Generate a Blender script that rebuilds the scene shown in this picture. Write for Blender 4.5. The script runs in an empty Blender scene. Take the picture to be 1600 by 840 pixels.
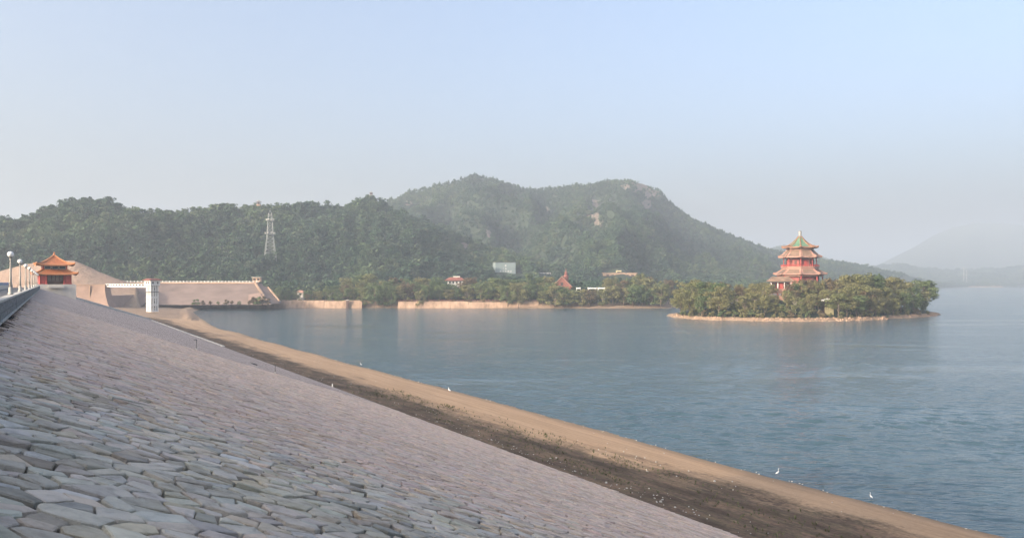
import bpy, math, random
import numpy as np
from mathutils import Vector, Matrix
from mathutils.geometry import delaunay_2d_cdt

R = math.radians
scene = bpy.context.scene
col = scene.collection
random.seed(7)
rng = np.random.default_rng(7)

# ------------------------------------------------------------------ camera, sky, sun, exposure
CZ = 18.3                 # eye height above the lake
F, HX, HY = 1250.0, 800.0, 441.0
cam_d = bpy.data.cameras.new('camera')
cam = bpy.data.objects.new('camera', cam_d)
col.objects.link(cam)
cam.location = (0, 0, CZ)
cam.rotation_euler = (R(90), 0, 0)
cam_d.sensor_width = 36.0
cam_d.lens = 36.0 * F / 1600.0
cam_d.shift_y = 21.0 / 1600.0
cam_d.clip_start = 0.1
cam_d.clip_end = 30000
scene.camera = cam

SUN_EL = R(18.5)
SUN_DIR = Vector((-0.80, -0.60, 0)).normalized()      # horizontal direction towards the sun
world = bpy.data.worlds.new('World')
scene.world = world
world.use_nodes = True
wn = world.node_tree
bg = wn.nodes['Background']
sky = wn.nodes.new('ShaderNodeTexSky')
sky.sky_type = 'NISHITA'
sky.sun_disc = False
sky.sun_elevation = SUN_EL
sky.sun_rotation = math.atan2(SUN_DIR.x, SUN_DIR.y)
sky.altitude = 100
sky.air_density = 0.8
sky.dust_density = 10.0
sky.ozone_density = 1.3
wn.links.new(sky.outputs[0], bg.inputs[0])
bg.inputs[1].default_value = 0.15

sun_d = bpy.data.lights.new('sun', 'SUN')
sun = bpy.data.objects.new('sun', sun_d)
col.objects.link(sun)
sun_d.energy = 2.0
sun_d.angle = R(0.6)
sun_d.color = (1.0, 0.83, 0.66)
to_sun = Vector((SUN_DIR.x * math.cos(SUN_EL), SUN_DIR.y * math.cos(SUN_EL), math.sin(SUN_EL)))
sun.rotation_euler = to_sun.to_track_quat('Z', 'Y').to_euler()
sun.location = (-60, -40, 120)

vs = scene.view_settings
vs.view_transform = 'Standard'
vs.look = 'None'
vs.exposure = 1.75
vs.gamma = 1.0
vs.use_curve_mapping = False
scene.render.engine = 'CYCLES'
cy = scene.cycles
cy.use_denoising = True
cy.max_bounces = 6
cy.diffuse_bounces = 3
cy.glossy_bounces = 3
cy.transmission_bounces = 3
cy.volume_bounces = 1
cy.transparent_max_bounces = 8
cy.sample_clamp_indirect = 6

# ------------------------------------------------------------------ helpers
TH = math.atan(725.0 / F)                  # the dam runs 30 degrees left of the view
AX = Vector((-math.sin(TH), math.cos(TH), 0))
BX = Vector((math.cos(TH), math.sin(TH), 0))
SL = 0.36                                  # fall of the upstream face
D0, Z0 = -1.84, CZ - 1.785                 # top edge of the face, foot of the parapet
DT = 38.8
ZT = Z0 - SL * (DT - D0)                   # toe of the face
DW = 58.8                                  # waterline
SN = math.sqrt(1 + SL * SL)

def td(t, d, z=0.0):
    return Vector((AX.x * t + BX.x * d, AX.y * t + BX.y * d, z))

def P(px, py, Z):                          # photo column and row at depth Z
    return Vector(((px - HX) / F * Z, Z, CZ + (HY - py) / F * Z))

def PX(px, Z, z=0.0):
    return Vector(((px - HX) / F * Z, Z, z))

def tag(o, label=None, cat=None, group=None, kind=None):
    if label: o['label'] = label
    if cat: o['category'] = cat
    if group: o['group'] = group
    if kind: o['kind'] = kind
    return o

def empty(name, loc=(0, 0, 0), rz=0.0, label=None, cat=None, group=None):
    o = bpy.data.objects.new(name, None)
    col.objects.link(o)
    o.location = loc
    o.rotation_euler = (0, 0, rz)
    o.empty_display_size = 0.2
    return tag(o, label, cat, group)

class MB:
    def __init__(s):
        s.v, s.f, s.m = [], [], []
    def add(s, vs_, fs, mi=0):
        n = len(s.v)
        s.v.extend([tuple(x) for x in vs_])
        for f in fs:
            s.f.append(tuple(i + n for i in f)); s.m.append(mi)
        return s
    def box(s, c, d, rz=0.0, mi=0, taper=1.0):
        hx, hy, hz = d[0] / 2, d[1] / 2, d[2] / 2
        ca, sa = math.cos(rz), math.sin(rz)
        vv = []
        for z, k in ((-hz, 1.0), (hz, taper)):
            for x, y in ((-hx, -hy), (hx, -hy), (hx, hy), (-hx, hy)):
                x *= k; y *= k
                vv.append((c[0] + x * ca - y * sa, c[1] + x * sa + y * ca, c[2] + z))
        return s.add(vv, [(3, 2, 1, 0), (4, 5, 6, 7), (0, 1, 5, 4), (1, 2, 6, 5), (2, 3, 7, 6), (3, 0, 4, 7)], mi)
    def hexa(s, b, t, mi=0):               # four bottom and four top corners
        return s.add(list(b) + list(t), [(3, 2, 1, 0), (4, 5, 6, 7), (0, 1, 5, 4), (1, 2, 6, 5), (2, 3, 7, 6), (3, 0, 4, 7)], mi)
    def tube(s, pts, rad, n=6, mi=0, cap=True):
        pts = [Vector(p) for p in pts]
        if not isinstance(rad, (list, tuple)): rad = [rad] * len(pts)
        base = len(s.v)
        ref = Vector((0, 0, 1))
        rings = []
        for i, p in enumerate(pts):
            d = (pts[min(i + 1, len(pts) - 1)] - pts[max(i - 1, 0)])
            d.normalize()
            u = d.cross(ref)
            if u.length < 0.05: u = d.cross(Vector((1, 0, 0)))
            u.normalize(); w = d.cross(u)
            ring = []
            for k in range(n):
                a = 2 * math.pi * k / n
                s.v.append(tuple(p + (u * math.cos(a) + w * math.sin(a)) * rad[i]))
                ring.append(len(s.v) - 1)
            rings.append(ring)
        for i in range(len(rings) - 1):
            for k in range(n):
                s.f.append((rings[i][k], rings[i][(k + 1) % n], rings[i + 1][(k + 1) % n], rings[i + 1][k])); s.m.append(mi)
        if cap:
            s.f.append(tuple(reversed(rings[0]))); s.m.append(mi)
            s.f.append(tuple(rings[-1])); s.m.append(mi)
        return s
    def lathe(s, prof, n=12, c=(0, 0, 0), mi=0, rot=0.0):
        rings = []
        for r, z in prof:
            ring = []
            for k in range(n):
                a = rot + 2 * math.pi * k / n
                s.v.append((c[0] + r * math.cos(a), c[1] + r * math.sin(a), c[2] + z)); ring.append(len(s.v) - 1)
            rings.append(ring)
        for i in range(len(rings) - 1):
            for k in range(n):
                s.f.append((rings[i][k], rings[i][(k + 1) % n], rings[i + 1][(k + 1) % n], rings[i + 1][k])); s.m.append(mi)
        s.f.append(tuple(reversed(rings[0]))); s.m.append(mi)
        s.f.append(tuple(rings[-1])); s.m.append(mi)
        return s
    def mesh(s, name, mats, smooth=False):
        me = bpy.data.meshes.new(name)
        me.from_pydata(s.v, [], s.f)
        if not isinstance(mats, (list, tuple)): mats = [mats]
        for m in mats: me.materials.append(m)
        if len(mats) > 1:
            me.polygons.foreach_set('material_index', np.array(s.m, dtype=np.int32))
        if smooth:
            me.polygons.foreach_set('use_smooth', np.ones(len(me.polygons), dtype=bool))
        me.update()
        return me
    def build(s, name, mats, parent=None, smooth=False, **kw):
        o = bpy.data.objects.new(name, s.mesh(name, mats, smooth))
        col.objects.link(o)
        if parent: o.parent = parent
        return tag(o, **kw)

def link(name, me, parent=None, **kw):
    o = bpy.data.objects.new(name, me)
    col.objects.link(o)
    if parent: o.parent = parent
    return tag(o, **kw)

def ordinal(i):
    words = ['first', 'second', 'third', 'fourth', 'fifth', 'sixth', 'seventh', 'eighth', 'ninth', 'tenth', 'eleventh', 'twelfth']
    if i < 12: return words[i]
    n = i + 1
    return str(n) + ('th' if 10 <= n % 100 <= 20 else {1: 'st', 2: 'nd', 3: 'rd'}.get(n % 10, 'th'))

# numpy value noise
def vnoise(x, y, seed=0):
    xi = np.floor(x).astype(np.int64); yi = np.floor(y).astype(np.int64)
    xf = x - xi; yf = y - yi
    xf = xf * xf * (3 - 2 * xf); yf = yf * yf * (3 - 2 * yf)
    def h(a, b):
        n = (a * 374761393 + b * 668265263 + seed * 974634777) & 0x7fffffff
        n = ((n ^ (n >> 13)) * 1274126177) & 0x7fffffff
        n = n ^ (n >> 16)
        return (n & 0xffff) / 65535.0
    return (h(xi, yi) * (1 - xf) + h(xi + 1, yi) * xf) * (1 - yf) + (h(xi, yi + 1) * (1 - xf) + h(xi + 1, yi + 1) * xf) * yf

def fbm(x, y, octs=4, seed=0):
    s = 0; a = 0.5
    for o in range(octs):
        s = s + a * vnoise(x * 2 ** o, y * 2 ** o, seed + o); a *= 0.5
    return s

# ------------------------------------------------------------------ materials
class NT:
    def __init__(s, name):
        s.mat = bpy.data.materials.new(name)
        s.mat.use_nodes = True
        s.t = s.mat.node_tree
        s.b = s.t.nodes['Principled BSDF']
        s.b.inputs['Specular IOR Level'].default_value = 0.25
    def n(s, typ, **kw):
        nd = s.t.nodes.new(typ)
        for k, v in kw.items():
            if k.startswith('i_'):
                nd.inputs[k[2:].replace('_', ' ')].default_value = v
            else: setattr(nd, k, v)
        return nd
    def l(s, a, b): s.t.links.new(a, b)
    def coord(s, kind='Object', scale=(1, 1, 1), rot=(0, 0, 0)):
        tc = s.n('ShaderNodeTexCoord'); mp = s.n('ShaderNodeMapping')
        mp.inputs['Scale'].default_value = scale; mp.inputs['Rotation'].default_value = rot
        s.l(tc.outputs[kind], mp.inputs[0]); return mp.outputs[0]
    def noise(s, vec, scale, detail=4, rough=0.55):
        n = s.n('ShaderNodeTexNoise'); n.inputs['Scale'].default_value = scale
        n.inputs['Detail'].default_value = detail; n.inputs['Roughness'].default_value = rough
        if vec is not None: s.l(vec, n.inputs['Vector'])
        return n.outputs['Fac']
    def ramp(s, fac, stops):
        r = s.n('ShaderNodeValToRGB')
        e = r.color_ramp.elements
        while len(e) < len(stops): e.new(0.5)
        for i, (p, c) in enumerate(stops):
            e[i].position = p; e[i].color = (c[0], c[1], c[2], 1) if not isinstance(c, (int, float)) else (c, c, c, 1)
        s.l(fac, r.inputs[0]); return r.outputs[0]
    def mix(s, fac, a, b, mode='MIX'):
        m = s.n('ShaderNodeMix', data_type='RGBA', blend_type=mode)
        for sock, v in ((m.inputs[0], fac), (m.inputs[6], a), (m.inputs[7], b)):
            if hasattr(v, 'is_output'): s.l(v, sock)
            elif isinstance(v, (int, float)): sock.default_value = v
            else: sock.default_value = (v[0], v[1], v[2], 1)
        return m.outputs[2]
    def math(s, op, a, b=None, clamp=False):
        m = s.n('ShaderNodeMath', operation=op, use_clamp=clamp)
        for sock, v in ((m.inputs[0], a), (m.inputs[1], b)):
            if v is None: continue
            if hasattr(v, 'is_output'): s.l(v, sock)
            else: sock.default_value = v
        return m.outputs[0]
    def bump(s, h, dist=0.02, strength=1.0):
        b = s.n('ShaderNodeBump'); b.inputs['Distance'].default_value = dist; b.inputs['Strength'].default_value = strength
        s.l(h, b.inputs['Height']); s.l(b.outputs[0], s.b.inputs['Normal'])
    def attr(s, name):
        a = s.n('ShaderNodeAttribute', attribute_name=name); return a
    def base(s, c):
        if hasattr(c, 'is_output'): s.l(c, s.b.inputs['Base Color'])
        else: s.b.inputs['Base Color'].default_value = (c[0], c[1], c[2], 1)

def plain(name, c, var=0.25, scale=0.8, rough=0.8, bump=0.0, bscale=6.0, streak=None):
    t = NT(name)
    v = t.coord('Object', streak or (1, 1, 1))
    n = t.noise(v, scale, 5, 0.6)
    lo = tuple(x * (1 - var) for x in c); hi = tuple(min(1, x * (1 + var)) for x in c)
    t.base(t.ramp(n, [(0.3, lo), (0.7, hi)]))
    t.b.inputs['Roughness'].default_value = rough
    if bump:
        t.bump(t.noise(v, bscale, 4), bump)
    return t.mat

M = {}
M['concrete'] = plain('concrete', (0.42, 0.41, 0.38), 0.2, 0.5, 0.85, 0.01)
M['pale_concrete'] = plain('pale_concrete', (0.55, 0.52, 0.47), 0.15, 0.3, 0.85, 0.01)
M['wall_grey'] = plain('wall_grey', (0.20, 0.205, 0.20), 0.35, 1.3, 0.9, 0.03, 3.0, (1, 1, 4))
M['white'] = plain('white_paint', (0.74, 0.73, 0.70), 0.08, 0.6, 0.6)
M['globe'] = plain('lamp_globe_glass', (0.80, 0.80, 0.78), 0.03, 0.6, 0.25)
M['orange_tile'] = plain('orange_tile', (0.38, 0.14, 0.06), 0.3, 1.5, 0.5, 0.03, 6)
M['orange_trim'] = plain('orange_trim', (0.42, 0.18, 0.08), 0.2, 1.0, 0.5)
M['faded_orange'] = plain('faded_orange_tile', (0.26, 0.14, 0.085), 0.25, 0.8, 0.6)
M['green_tile'] = plain('green_tile', (0.10, 0.19, 0.12), 0.3, 0.8, 0.5, 0.03, 4)
M['faded_tile'] = plain('faded_tile', (0.185, 0.125, 0.09), 0.35, 0.35, 0.6, 0.03, 4)
M['red_paint'] = plain('red_paint', (0.40, 0.075, 0.065), 0.2, 1.0, 0.6)
M['red_wall'] = plain('red_wall', (0.30, 0.09, 0.08), 0.15, 0.5, 0.7)
M['pink_band'] = plain('pink_band', (0.34, 0.195, 0.15), 0.15, 0.4, 0.7)
M['dark'] = plain('dark_void', (0.035, 0.03, 0.03), 0.3, 1.0, 0.6)
M['dark_wood'] = plain('dark_wood', (0.09, 0.055, 0.045), 0.3, 1.0, 0.7)
M['glass'] = plain('window_glass', (0.06, 0.07, 0.075), 0.2, 0.5, 0.15)
M['blue'] = plain('blue_paint', (0.10, 0.22, 0.38), 0.12, 0.5, 0.5)
M['steel'] = plain('galvanised_steel', (0.30, 0.32, 0.31), 0.15, 0.6, 0.5)
M['dark_metal'] = plain('dark_metal', (0.08, 0.08, 0.08), 0.3, 3.0, 0.6)
M['asphalt'] = plain('asphalt', (0.16, 0.155, 0.15), 0.2, 0.6, 0.9, 0.01)
M['pink_stone'] = plain('pink_stone', (0.30, 0.21, 0.168), 0.2, 0.12, 0.9, 0.1, 0.8)
M['bank_stone'] = plain('bank_stone', (0.34, 0.235, 0.165), 0.4, 0.35, 0.9, 0.15, 0.8, (1, 1, 0.35))
M['mauve_stone'] = plain('mauve_stone', (0.20, 0.15, 0.128), 0.25, 0.08, 0.9, 0.12, 1.2)
M['bark'] = plain('bark', (0.17, 0.13, 0.10), 0.3, 2.0, 0.9)
M['pale_bark'] = plain('pale_bark', (0.42, 0.38, 0.30), 0.3, 2.0, 0.9)
M['egret'] = plain('white_feather', (0.82, 0.82, 0.80), 0.03, 6.0, 0.8)
M['beak'] = plain('beak', (0.5, 0.35, 0.08), 0.1, 6, 0.5)
M['grey_wall'] = plain('grey_green_wall', (0.24, 0.30, 0.30), 0.08, 0.3, 0.6)
M['tan_wall'] = plain('tan_wall', (0.42, 0.29, 0.20), 0.15, 0.2, 0.8)
M['red_brick'] = plain('red_brick', (0.21, 0.085, 0.068), 0.2, 0.6, 0.8)
M['grey_roof'] = plain('grey_roof', (0.27, 0.27, 0.26), 0.12, 0.5, 0.6)
M['yellow_wall'] = plain('yellow_wall', (0.50, 0.44, 0.25), 0.15, 0.5, 0.8)
M['pebble'] = plain('pale_pebble', (0.42, 0.39, 0.34), 0.2, 1.0, 0.9)

def foliage(name, cols, transl=0.32, patchy=False):
    t = NT(name)
    oi = t.n('ShaderNodeObjectInfo')
    v = t.coord('Object')
    n = t.noise(v, 9.0, 2)
    c = t.ramp(oi.outputs['Random'], [(i / max(1, len(cols) - 1), x) for i, x in enumerate(cols)])
    if patchy:
        big = t.n('ShaderNodeTexNoise'); big.inputs['Scale'].default_value = 0.011; big.inputs['Detail'].default_value = 3; t.l(oi.outputs['Location'], big.inputs['Vector'])
        c = t.mix(t.ramp(big.outputs['Fac'], [(0.50, 0.0), (0.62, 0.75)]), c, t.mix(1.0, c, (1.75, 1.5, 1.15), 'MULTIPLY'))
        c = t.mix(t.ramp(big.outputs['Fac'], [(0.34, 0.7), (0.45, 0.0)]), c, t.mix(1.0, c, (0.6, 0.72, 0.8), 'MULTIPLY'))
    c = t.mix(t.math('MULTIPLY', n, 0.75), t.mix(1.0, c, (0.84, 0.85, 0.80), 'MULTIPLY'), t.mix(1.0, c, (1.32, 1.3, 1.22), 'MULTIPLY'))
    t.base(c)
    t.b.inputs['Roughness'].default_value = 0.75
    t.b.inputs['Specular IOR Level'].default_value = 0.15
    tr = t.n('ShaderNodeBsdfTranslucent'); t.l(c, tr.inputs[0])
    mx = t.n('ShaderNodeMixShader'); mx.inputs[0].default_value = transl
    out = t.t.nodes['Material Output']
    t.l(t.b.outputs[0], mx.inputs[1]); t.l(tr.outputs[0], mx.inputs[2]); t.l(mx.outputs[0], out.inputs[0])
    return t.mat

M['leaf_green'] = foliage('leaf_green', [(0.088, 0.13, 0.06), (0.112, 0.152, 0.07), (0.135, 0.17, 0.08)])
M['leaf_olive'] = foliage('leaf_olive', [(0.175, 0.175, 0.08), (0.205, 0.195, 0.098), (0.155, 0.17, 0.076)])
M['leaf_brown'] = foliage('leaf_brown', [(0.14, 0.105, 0.07), (0.165, 0.135, 0.08)])
M['leaf_forest'] = foliage('leaf_forest', [(0.024, 0.055, 0.038), (0.044, 0.086, 0.052), (0.068, 0.110, 0.066), (0.034, 0.068, 0.044), (0.088, 0.118, 0.078)], 0.15, True)
M['leaf_pine'] = foliage('leaf_pine', [(0.026, 0.056, 0.038), (0.046, 0.084, 0.054), (0.034, 0.066, 0.042)], 0.1, True)

# stone facing of the dam
def stone_mat():
    t = NT('facing_stone')
    a = t.attr('tint')
    v = t.coord('Object')
    n1 = t.noise(v, 3.0, 6, 0.65); n2 = t.noise(t.coord('Object'), 0.55, 5, 0.65)
    c = t.mix(1.0, a.outputs['Color'], t.ramp(n1, [(0.25, (0.62, 0.62, 0.62)), (0.5, (1.0, 1.0, 1.0)), (0.78, (1.18, 1.17, 1.15))]), 'MULTIPLY')
    st = t.ramp(n2, [(0.50, 0.0), (0.66, 0.6)])
    c = t.mix(st, c, t.mix(1.0, c, (0.60, 0.58, 0.52), 'MULTIPLY'))
    t.base(c)
    t.b.inputs['Roughness'].default_value = 0.9
    t.bump(t.math('ADD', t.noise(v, 9.0, 6, 0.7), t.noise(t.coord('Object', (1, 1, 3)), 3.0, 4, 0.6)), 0.05)
    return t.mat
M['stone'] = stone_mat()

def slope_mat():
    t = NT('dam_slope_masonry')
    v = t.coord('UV', (1 / 0.34, 1 / 0.44, 1))
    vo = t.n('ShaderNodeTexVoronoi', feature='F1'); vo.inputs['Scale'].default_value = 1.0
    t.l(v, vo.inputs['Vector'])
    ve = t.n('ShaderNodeTexVoronoi', feature='DISTANCE_TO_EDGE'); ve.inputs['Scale'].default_value = 1.0
    t.l(v, ve.inputs['Vector'])
    sep = t.n('ShaderNodeSeparateColor'); t.l(vo.outputs['Color'], sep.inputs[0])
    stone = t.ramp(sep.outputs[0], [(0.0, (0.49, 0.39, 0.335)), (0.5, (0.55, 0.44, 0.378)), (1.0, (0.60, 0.49, 0.42))])
    big = t.noise(t.coord('UV'), 0.12, 4)
    stone = t.mix(1.0, stone, t.ramp(big, [(0.3, (0.86, 0.86, 0.86)), (0.7, (1.10, 1.10, 1.10))]), 'MULTIPLY')
    joint = t.ramp(ve.outputs['Distance'], [(0.02, 0.0), (0.07, 1.0)])
    t.base(t.mix(joint, (0.085, 0.075, 0.065), stone))
    t.b.inputs['Roughness'].default_value = 0.92
    h = t.math('ADD', t.math('MULTIPLY', joint, 0.6), t.math('MULTIPLY', sep.outputs[1], 0.6))
    t.bump(h, 0.05)
    return t.mat
M['slope'] = slope_mat()
M['joint'] = plain('joint_dirt', (0.03, 0.027, 0.023), 0.3, 1.5, 0.95, 0.03)

def beach_mat():
    t = NT('beach_sand')
    uv = t.n('ShaderNodeUVMap')
    sx = t.n('ShaderNodeSeparateXYZ'); t.l(uv.outputs[0], sx.inputs[0])
    vs1 = t.coord('UV', (0.05, 0.45, 1)); vs2 = t.coord('UV', (0.35, 1.6, 1)); vs3 = t.coord('UV', (0.02, 0.12, 1))
    n1 = t.noise(vs1, 1.0, 6, 0.65); n2 = t.noise(vs2, 1.0, 5, 0.65); n3 = t.noise(vs3, 1.0, 4)
    fine = t.noise(t.coord('UV', (1, 1, 1)), 2.2, 6, 0.75)
    sand = t.ramp(n1, [(0.25, (0.25, 0.165, 0.10)), (0.5, (0.35, 0.235, 0.145)), (0.75, (0.41, 0.285, 0.185))])
    sand = t.mix(0.25, sand, t.ramp(fine, [(0.3, (0.30, 0.2, 0.12)), (0.7, (0.62, 0.47, 0.32))]))
    band = t.noise(t.coord('UV', (0.012, 1.5, 1)), 1.0, 4, 0.7)
    sand = t.mix(0.55, sand, t.mix(1.0, sand, t.ramp(band, [(0.32, (0.55, 0.52, 0.5)), (0.5, (1, 1, 1)), (0.7, (1.2, 1.18, 1.15))]), 'MULTIPLY'))
    dirt = t.ramp(n2, [(0.25, (0.075, 0.052, 0.037)), (0.45, (0.125, 0.088, 0.063)), (0.58, (0.10, 0.08, 0.05)), (0.75, (0.22, 0.155, 0.11))])
    dirt = t.mix(1.0, dirt, t.ramp(fine, [(0.3, (0.5, 0.5, 0.5)), (0.75, (1.5, 1.45, 1.4))]), 'MULTIPLY')
    mott = t.noise(t.coord('UV', (0.16, 0.45, 1)), 1.0, 5, 0.65)
    dirt = t.mix(1.0, dirt, t.ramp(mott, [(0.34, (0.55, 0.53, 0.50)), (0.5, (1.0, 1.0, 1.0)), (0.66, (1.7, 1.62, 1.55))]), 'MULTIPLY')
    # v = 0 at the toe, 1 at the waterline
    ne = t.noise(t.coord('UV', (0.11, 0.26, 1)), 1.0, 6, 0.6)
    e = t.math('ADD', sx.outputs[1], t.math('MULTIPLY', t.math('SUBTRACT', ne, 0.5), 13.0))
    e = t.math('ADD', e, t.math('MULTIPLY', t.math('SUBTRACT', n3, 0.5), 12.0))
    e = t.math('ADD', e, t.math('MULTIPLY', t.math('SUBTRACT', fine, 0.5), 6.0))
    e = t.math('SUBTRACT', e, t.ramp(t.math('DIVIDE', sx.outputs[0], 100.0), [(0.30, 7.0), (0.75, 0.0)]))
    k = t.ramp(t.math('DIVIDE', e, 20.0), [(0.27, 0.0), (0.45, 1.0)])
    c = t.mix(k, dirt, sand)
    wet = t.ramp(t.attr('shore').outputs['Fac'], [(0.0, 1.0), (0.035, 0.75), (0.10, 0.0)])
    c = t.mix(t.math('MULTIPLY', wet, 0.7), c, (0.16, 0.125, 0.09))
    t.base(c)
    t.b.inputs['Roughness'].default_value = 0.9
    t.bump(t.math('ADD', n2, fine), 0.10)
    return t.mat
M['beach'] = beach_mat()

def terrain_mat():
    t = NT('hill_ground')
    v = t.coord('Object')
    n = t.noise(v, 0.05, 6, 0.65); nf = t.noise(v, 0.35, 4, 0.7)
    green = t.ramp(n, [(0.3, (0.020, 0.036, 0.022)), (0.55, (0.032, 0.048, 0.028)), (0.75, (0.046, 0.056, 0.036))])
    rock = t.ramp(nf, [(0.3, (0.10, 0.085, 0.07)), (0.7, (0.27, 0.21, 0.17))])
    sand = t.ramp(nf, [(0.3, (0.22, 0.155, 0.105)), (0.7, (0.33, 0.24, 0.17))])
    pink = t.ramp(t.noise(v, 0.14, 6, 0.7), [(0.25, (0.22, 0.155, 0.11)), (0.55, (0.31, 0.22, 0.165)), (0.8, (0.24, 0.19, 0.125))])
    a = t.attr('cover')
    sp = t.n('ShaderNodeSeparateColor'); t.l(a.outputs['Color'], sp.inputs[0])
    jit = t.math('MULTIPLY', t.math('SUBTRACT', nf, 0.5), 0.5)
    def k(o): return t.ramp(t.math('ADD', o, jit), [(0.4, 0.0), (0.6, 1.0)])
    c = t.mix(k(sp.outputs[0]), green, rock)
    c = t.mix(k(sp.outputs[1]), c, sand)
    c = t.mix(k(sp.outputs[2]), c, pink)
    t.base(c)
    t.b.inputs['Roughness'].default_value = 0.95
    t.bump(t.math('ADD', n, nf), 1.2)
    return t.mat
M['terrain'] = terrain_mat()

def far_mat():
    t = NT('far_hill_ground')
    v = t.coord('Object')
    n = t.noise(v, 0.012, 6, 0.7)
    t.base(t.ramp(n, [(0.3, (0.035, 0.05, 0.028)), (0.6, (0.06, 0.075, 0.04)), (0.8, (0.11, 0.11, 0.07))]))
    t.b.inputs['Roughness'].default_value = 0.95
    t.bump(n, 12.0)
    return t.mat
M['far'] = far_mat()

def water_mat():
    t = NT('lake_water')
    t.base((0.045, 0.082, 0.098))
    t.b.inputs['Roughness'].default_value = 0.11
    t.b.inputs['IOR'].default_value = 1.333
    t.b.inputs['Specular IOR Level'].default_value = 0.5
    w1 = t.noise(t.coord('Object', (0.24, 0.66, 1), (0, 0, R(22))), 1.0, 3, 0.55)
    w2 = t.noise(t.coord('Object', (0.55, 1.9, 1), (0, 0, R(34))), 1.0, 3, 0.6)
    w3 = t.noise(t.coord('Object', (0.012, 0.05, 1), (0, 0, R(10))), 1.0, 3, 0.5)
    amp = t.ramp(w3, [(0.34, 0.30), (0.42, 0.75), (0.62, 1.0)])
    h = t.math('ADD', t.math('MULTIPLY', w1, 1.0), t.math('MULTIPLY', w2, 0.30))
    t.bump(t.math('MULTIPLY', h, amp), 0.40)
    return t.mat
M['water'] = water_mat()

# ------------------------------------------------------------------ ground, water
def disc(r, z, n=96, inner=None):
    mb = MB()
    mb.v = [(r * math.cos(2 * math.pi * k / n), r * math.sin(2 * math.pi * k / n), z) for k in range(n)]
    mb.f = [tuple(range(n))]; mb.m = [0]
    return mb
disc(11000, -5.0).build('ground', M['far'], kind='structure')
def make_water():
    cols_ = np.concatenate([np.arange(-2600, -120, 60.0), np.arange(-120, 1720, 3.0), np.arange(1720, 4200, 60.0)])
    dd = np.concatenate([np.geomspace(1900, 470, 60), np.arange(468, 90, -1.0), np.arange(90, 8, -0.7), np.geomspace(8, 2.09, 14)])
    Zr = CZ * F / dd
    C_, Y = np.meshgrid(cols_, Zr, indexing='ij')
    X = (C_ - HX) / F * Y
    step = np.abs(np.gradient(Zr))[None, :] * np.ones(C_.shape)
    wr = np.random.default_rng(5)
    h = np.zeros(X.shape)
    wind = R(64)
    patch = 0.45 + 0.75 * np.clip((fbm(X * 0.012 + 9, Y * 0.03, 3, 61) - 0.30) * 2.6, 0, 1)
    for k in range(34):
        lam = 0.9 * (5.2 / 0.9) ** wr.random()
        a = wind + wr.normal(0, R(24)); kk = 2 * math.pi / lam
        ph = wr.uniform(0, 6.28)
        amp = 0.18 * math.sqrt(2.0 / 34) / kk * (1.25 if lam < 2.6 else 0.8)
        wgt = np.clip((lam / step - 1.6) / 2.0, 0, 1)
        h += amp * wgt * np.sin(kk * (X * math.cos(a) + Y * math.sin(a)) + ph)
    h = h * patch
    D = X * BX.x + Y * BX.y; T = X * AX.x + Y * AX.y
    h *= np.clip((D - DW + 1.0) / 6.0, 0.15, 1.0)
    n, m = X.shape
    idx = np.arange(n * m).reshape(n, m)
    f = np.stack([idx[:-1, :-1].ravel(), idx[:-1, 1:].ravel(), idx[1:, 1:].ravel(), idx[1:, :-1].ravel()], 1)
    dry = ((D < 47) & (T < 420)) | (D < -400)
    f = f[~dry.ravel()[f].any(1)]
    me = bpy.data.meshes.new('water')
    v = np.stack([X.ravel(), Y.ravel(), h.ravel()], 1).astype(np.float32)
    me.vertices.add(len(v)); me.vertices.foreach_set('co', v.ravel())
    me.loops.add(f.size); me.loops.foreach_set('vertex_index', f.ravel().astype(np.int32))
    me.polygons.add(len(f)); me.polygons.foreach_set('loop_start', np.arange(0, f.size, 4, dtype=np.int32))
    me.update(calc_edges=True)
    me.validate()
    me.materials.append(M['water'])
    me.polygons.foreach_set('use_smooth', np.ones(len(me.polygons), dtype=bool))
    if me.polygons[0].normal.z < 0: me.flip_normals()
    return link('water', me, kind='structure')
make_water()

# ------------------------------------------------------------------ dam: upstream face
T_END0, T_END1 = 268.0, 386.0              # far end of the face at the crest and at the toe
def t_end(d): return T_END0 + (T_END1 - T_END0) * (d - D0) / (DT - D0)
def face(t, d, off=0.0):
    p = td(t, d, Z0 - SL * (d - D0))
    if off: p = p + face_n * off
    return p
face_n = (AX.cross(Vector((BX.x, BX.y, -SL)))).normalized()
if face_n.z < 0: face_n = -face_n
STONE_TMAX = 100.0
def face_sheet(name, t0, t1f, mat_, parent, off=0.0, d0=D0, d1=DT):
    mb = MB(); uv = []
    nd, nt = 24, 40
    for j in range(nd + 1):
        d = d0 + (d1 - d0) * j / nd
        for i in range(nt + 1):
            t = t0 + (t1f(d) - t0) * i / nt
            mb.v.append(tuple(face(t, d, off))); uv.append((t, d * SN))
    for j in range(nd):
        for i in range(nt):
            a = j * (nt + 1) + i
            mb.f.append((a, a + 1, a + nt + 2, a + nt + 1)); mb.m.append(0)
    o = mb.build(name, mat_, parent)
    me = o.data
    uvl = me.uv_layers.new(name='UVMap')
    li = np.zeros(len(me.loops), dtype=np.int32); me.loops.foreach_get('vertex_index', li)
    uvl.data.foreach_set('uv', np.array(uv, dtype=np.float32)[li].ravel())
    if me.polygons[0].normal.z < 0: me.flip_normals()
    return o
dam = face_sheet('dam_slope', -80, lambda d: STONE_TMAX, M['joint'], None, -0.16)
tag(dam, 'pale grey stone-pitched dam face sloping down from the parapet to the beach', kind='structure')
face_sheet('masonry_face', STONE_TMAX, t_end, M['slope'], dam, -0.02)

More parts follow.
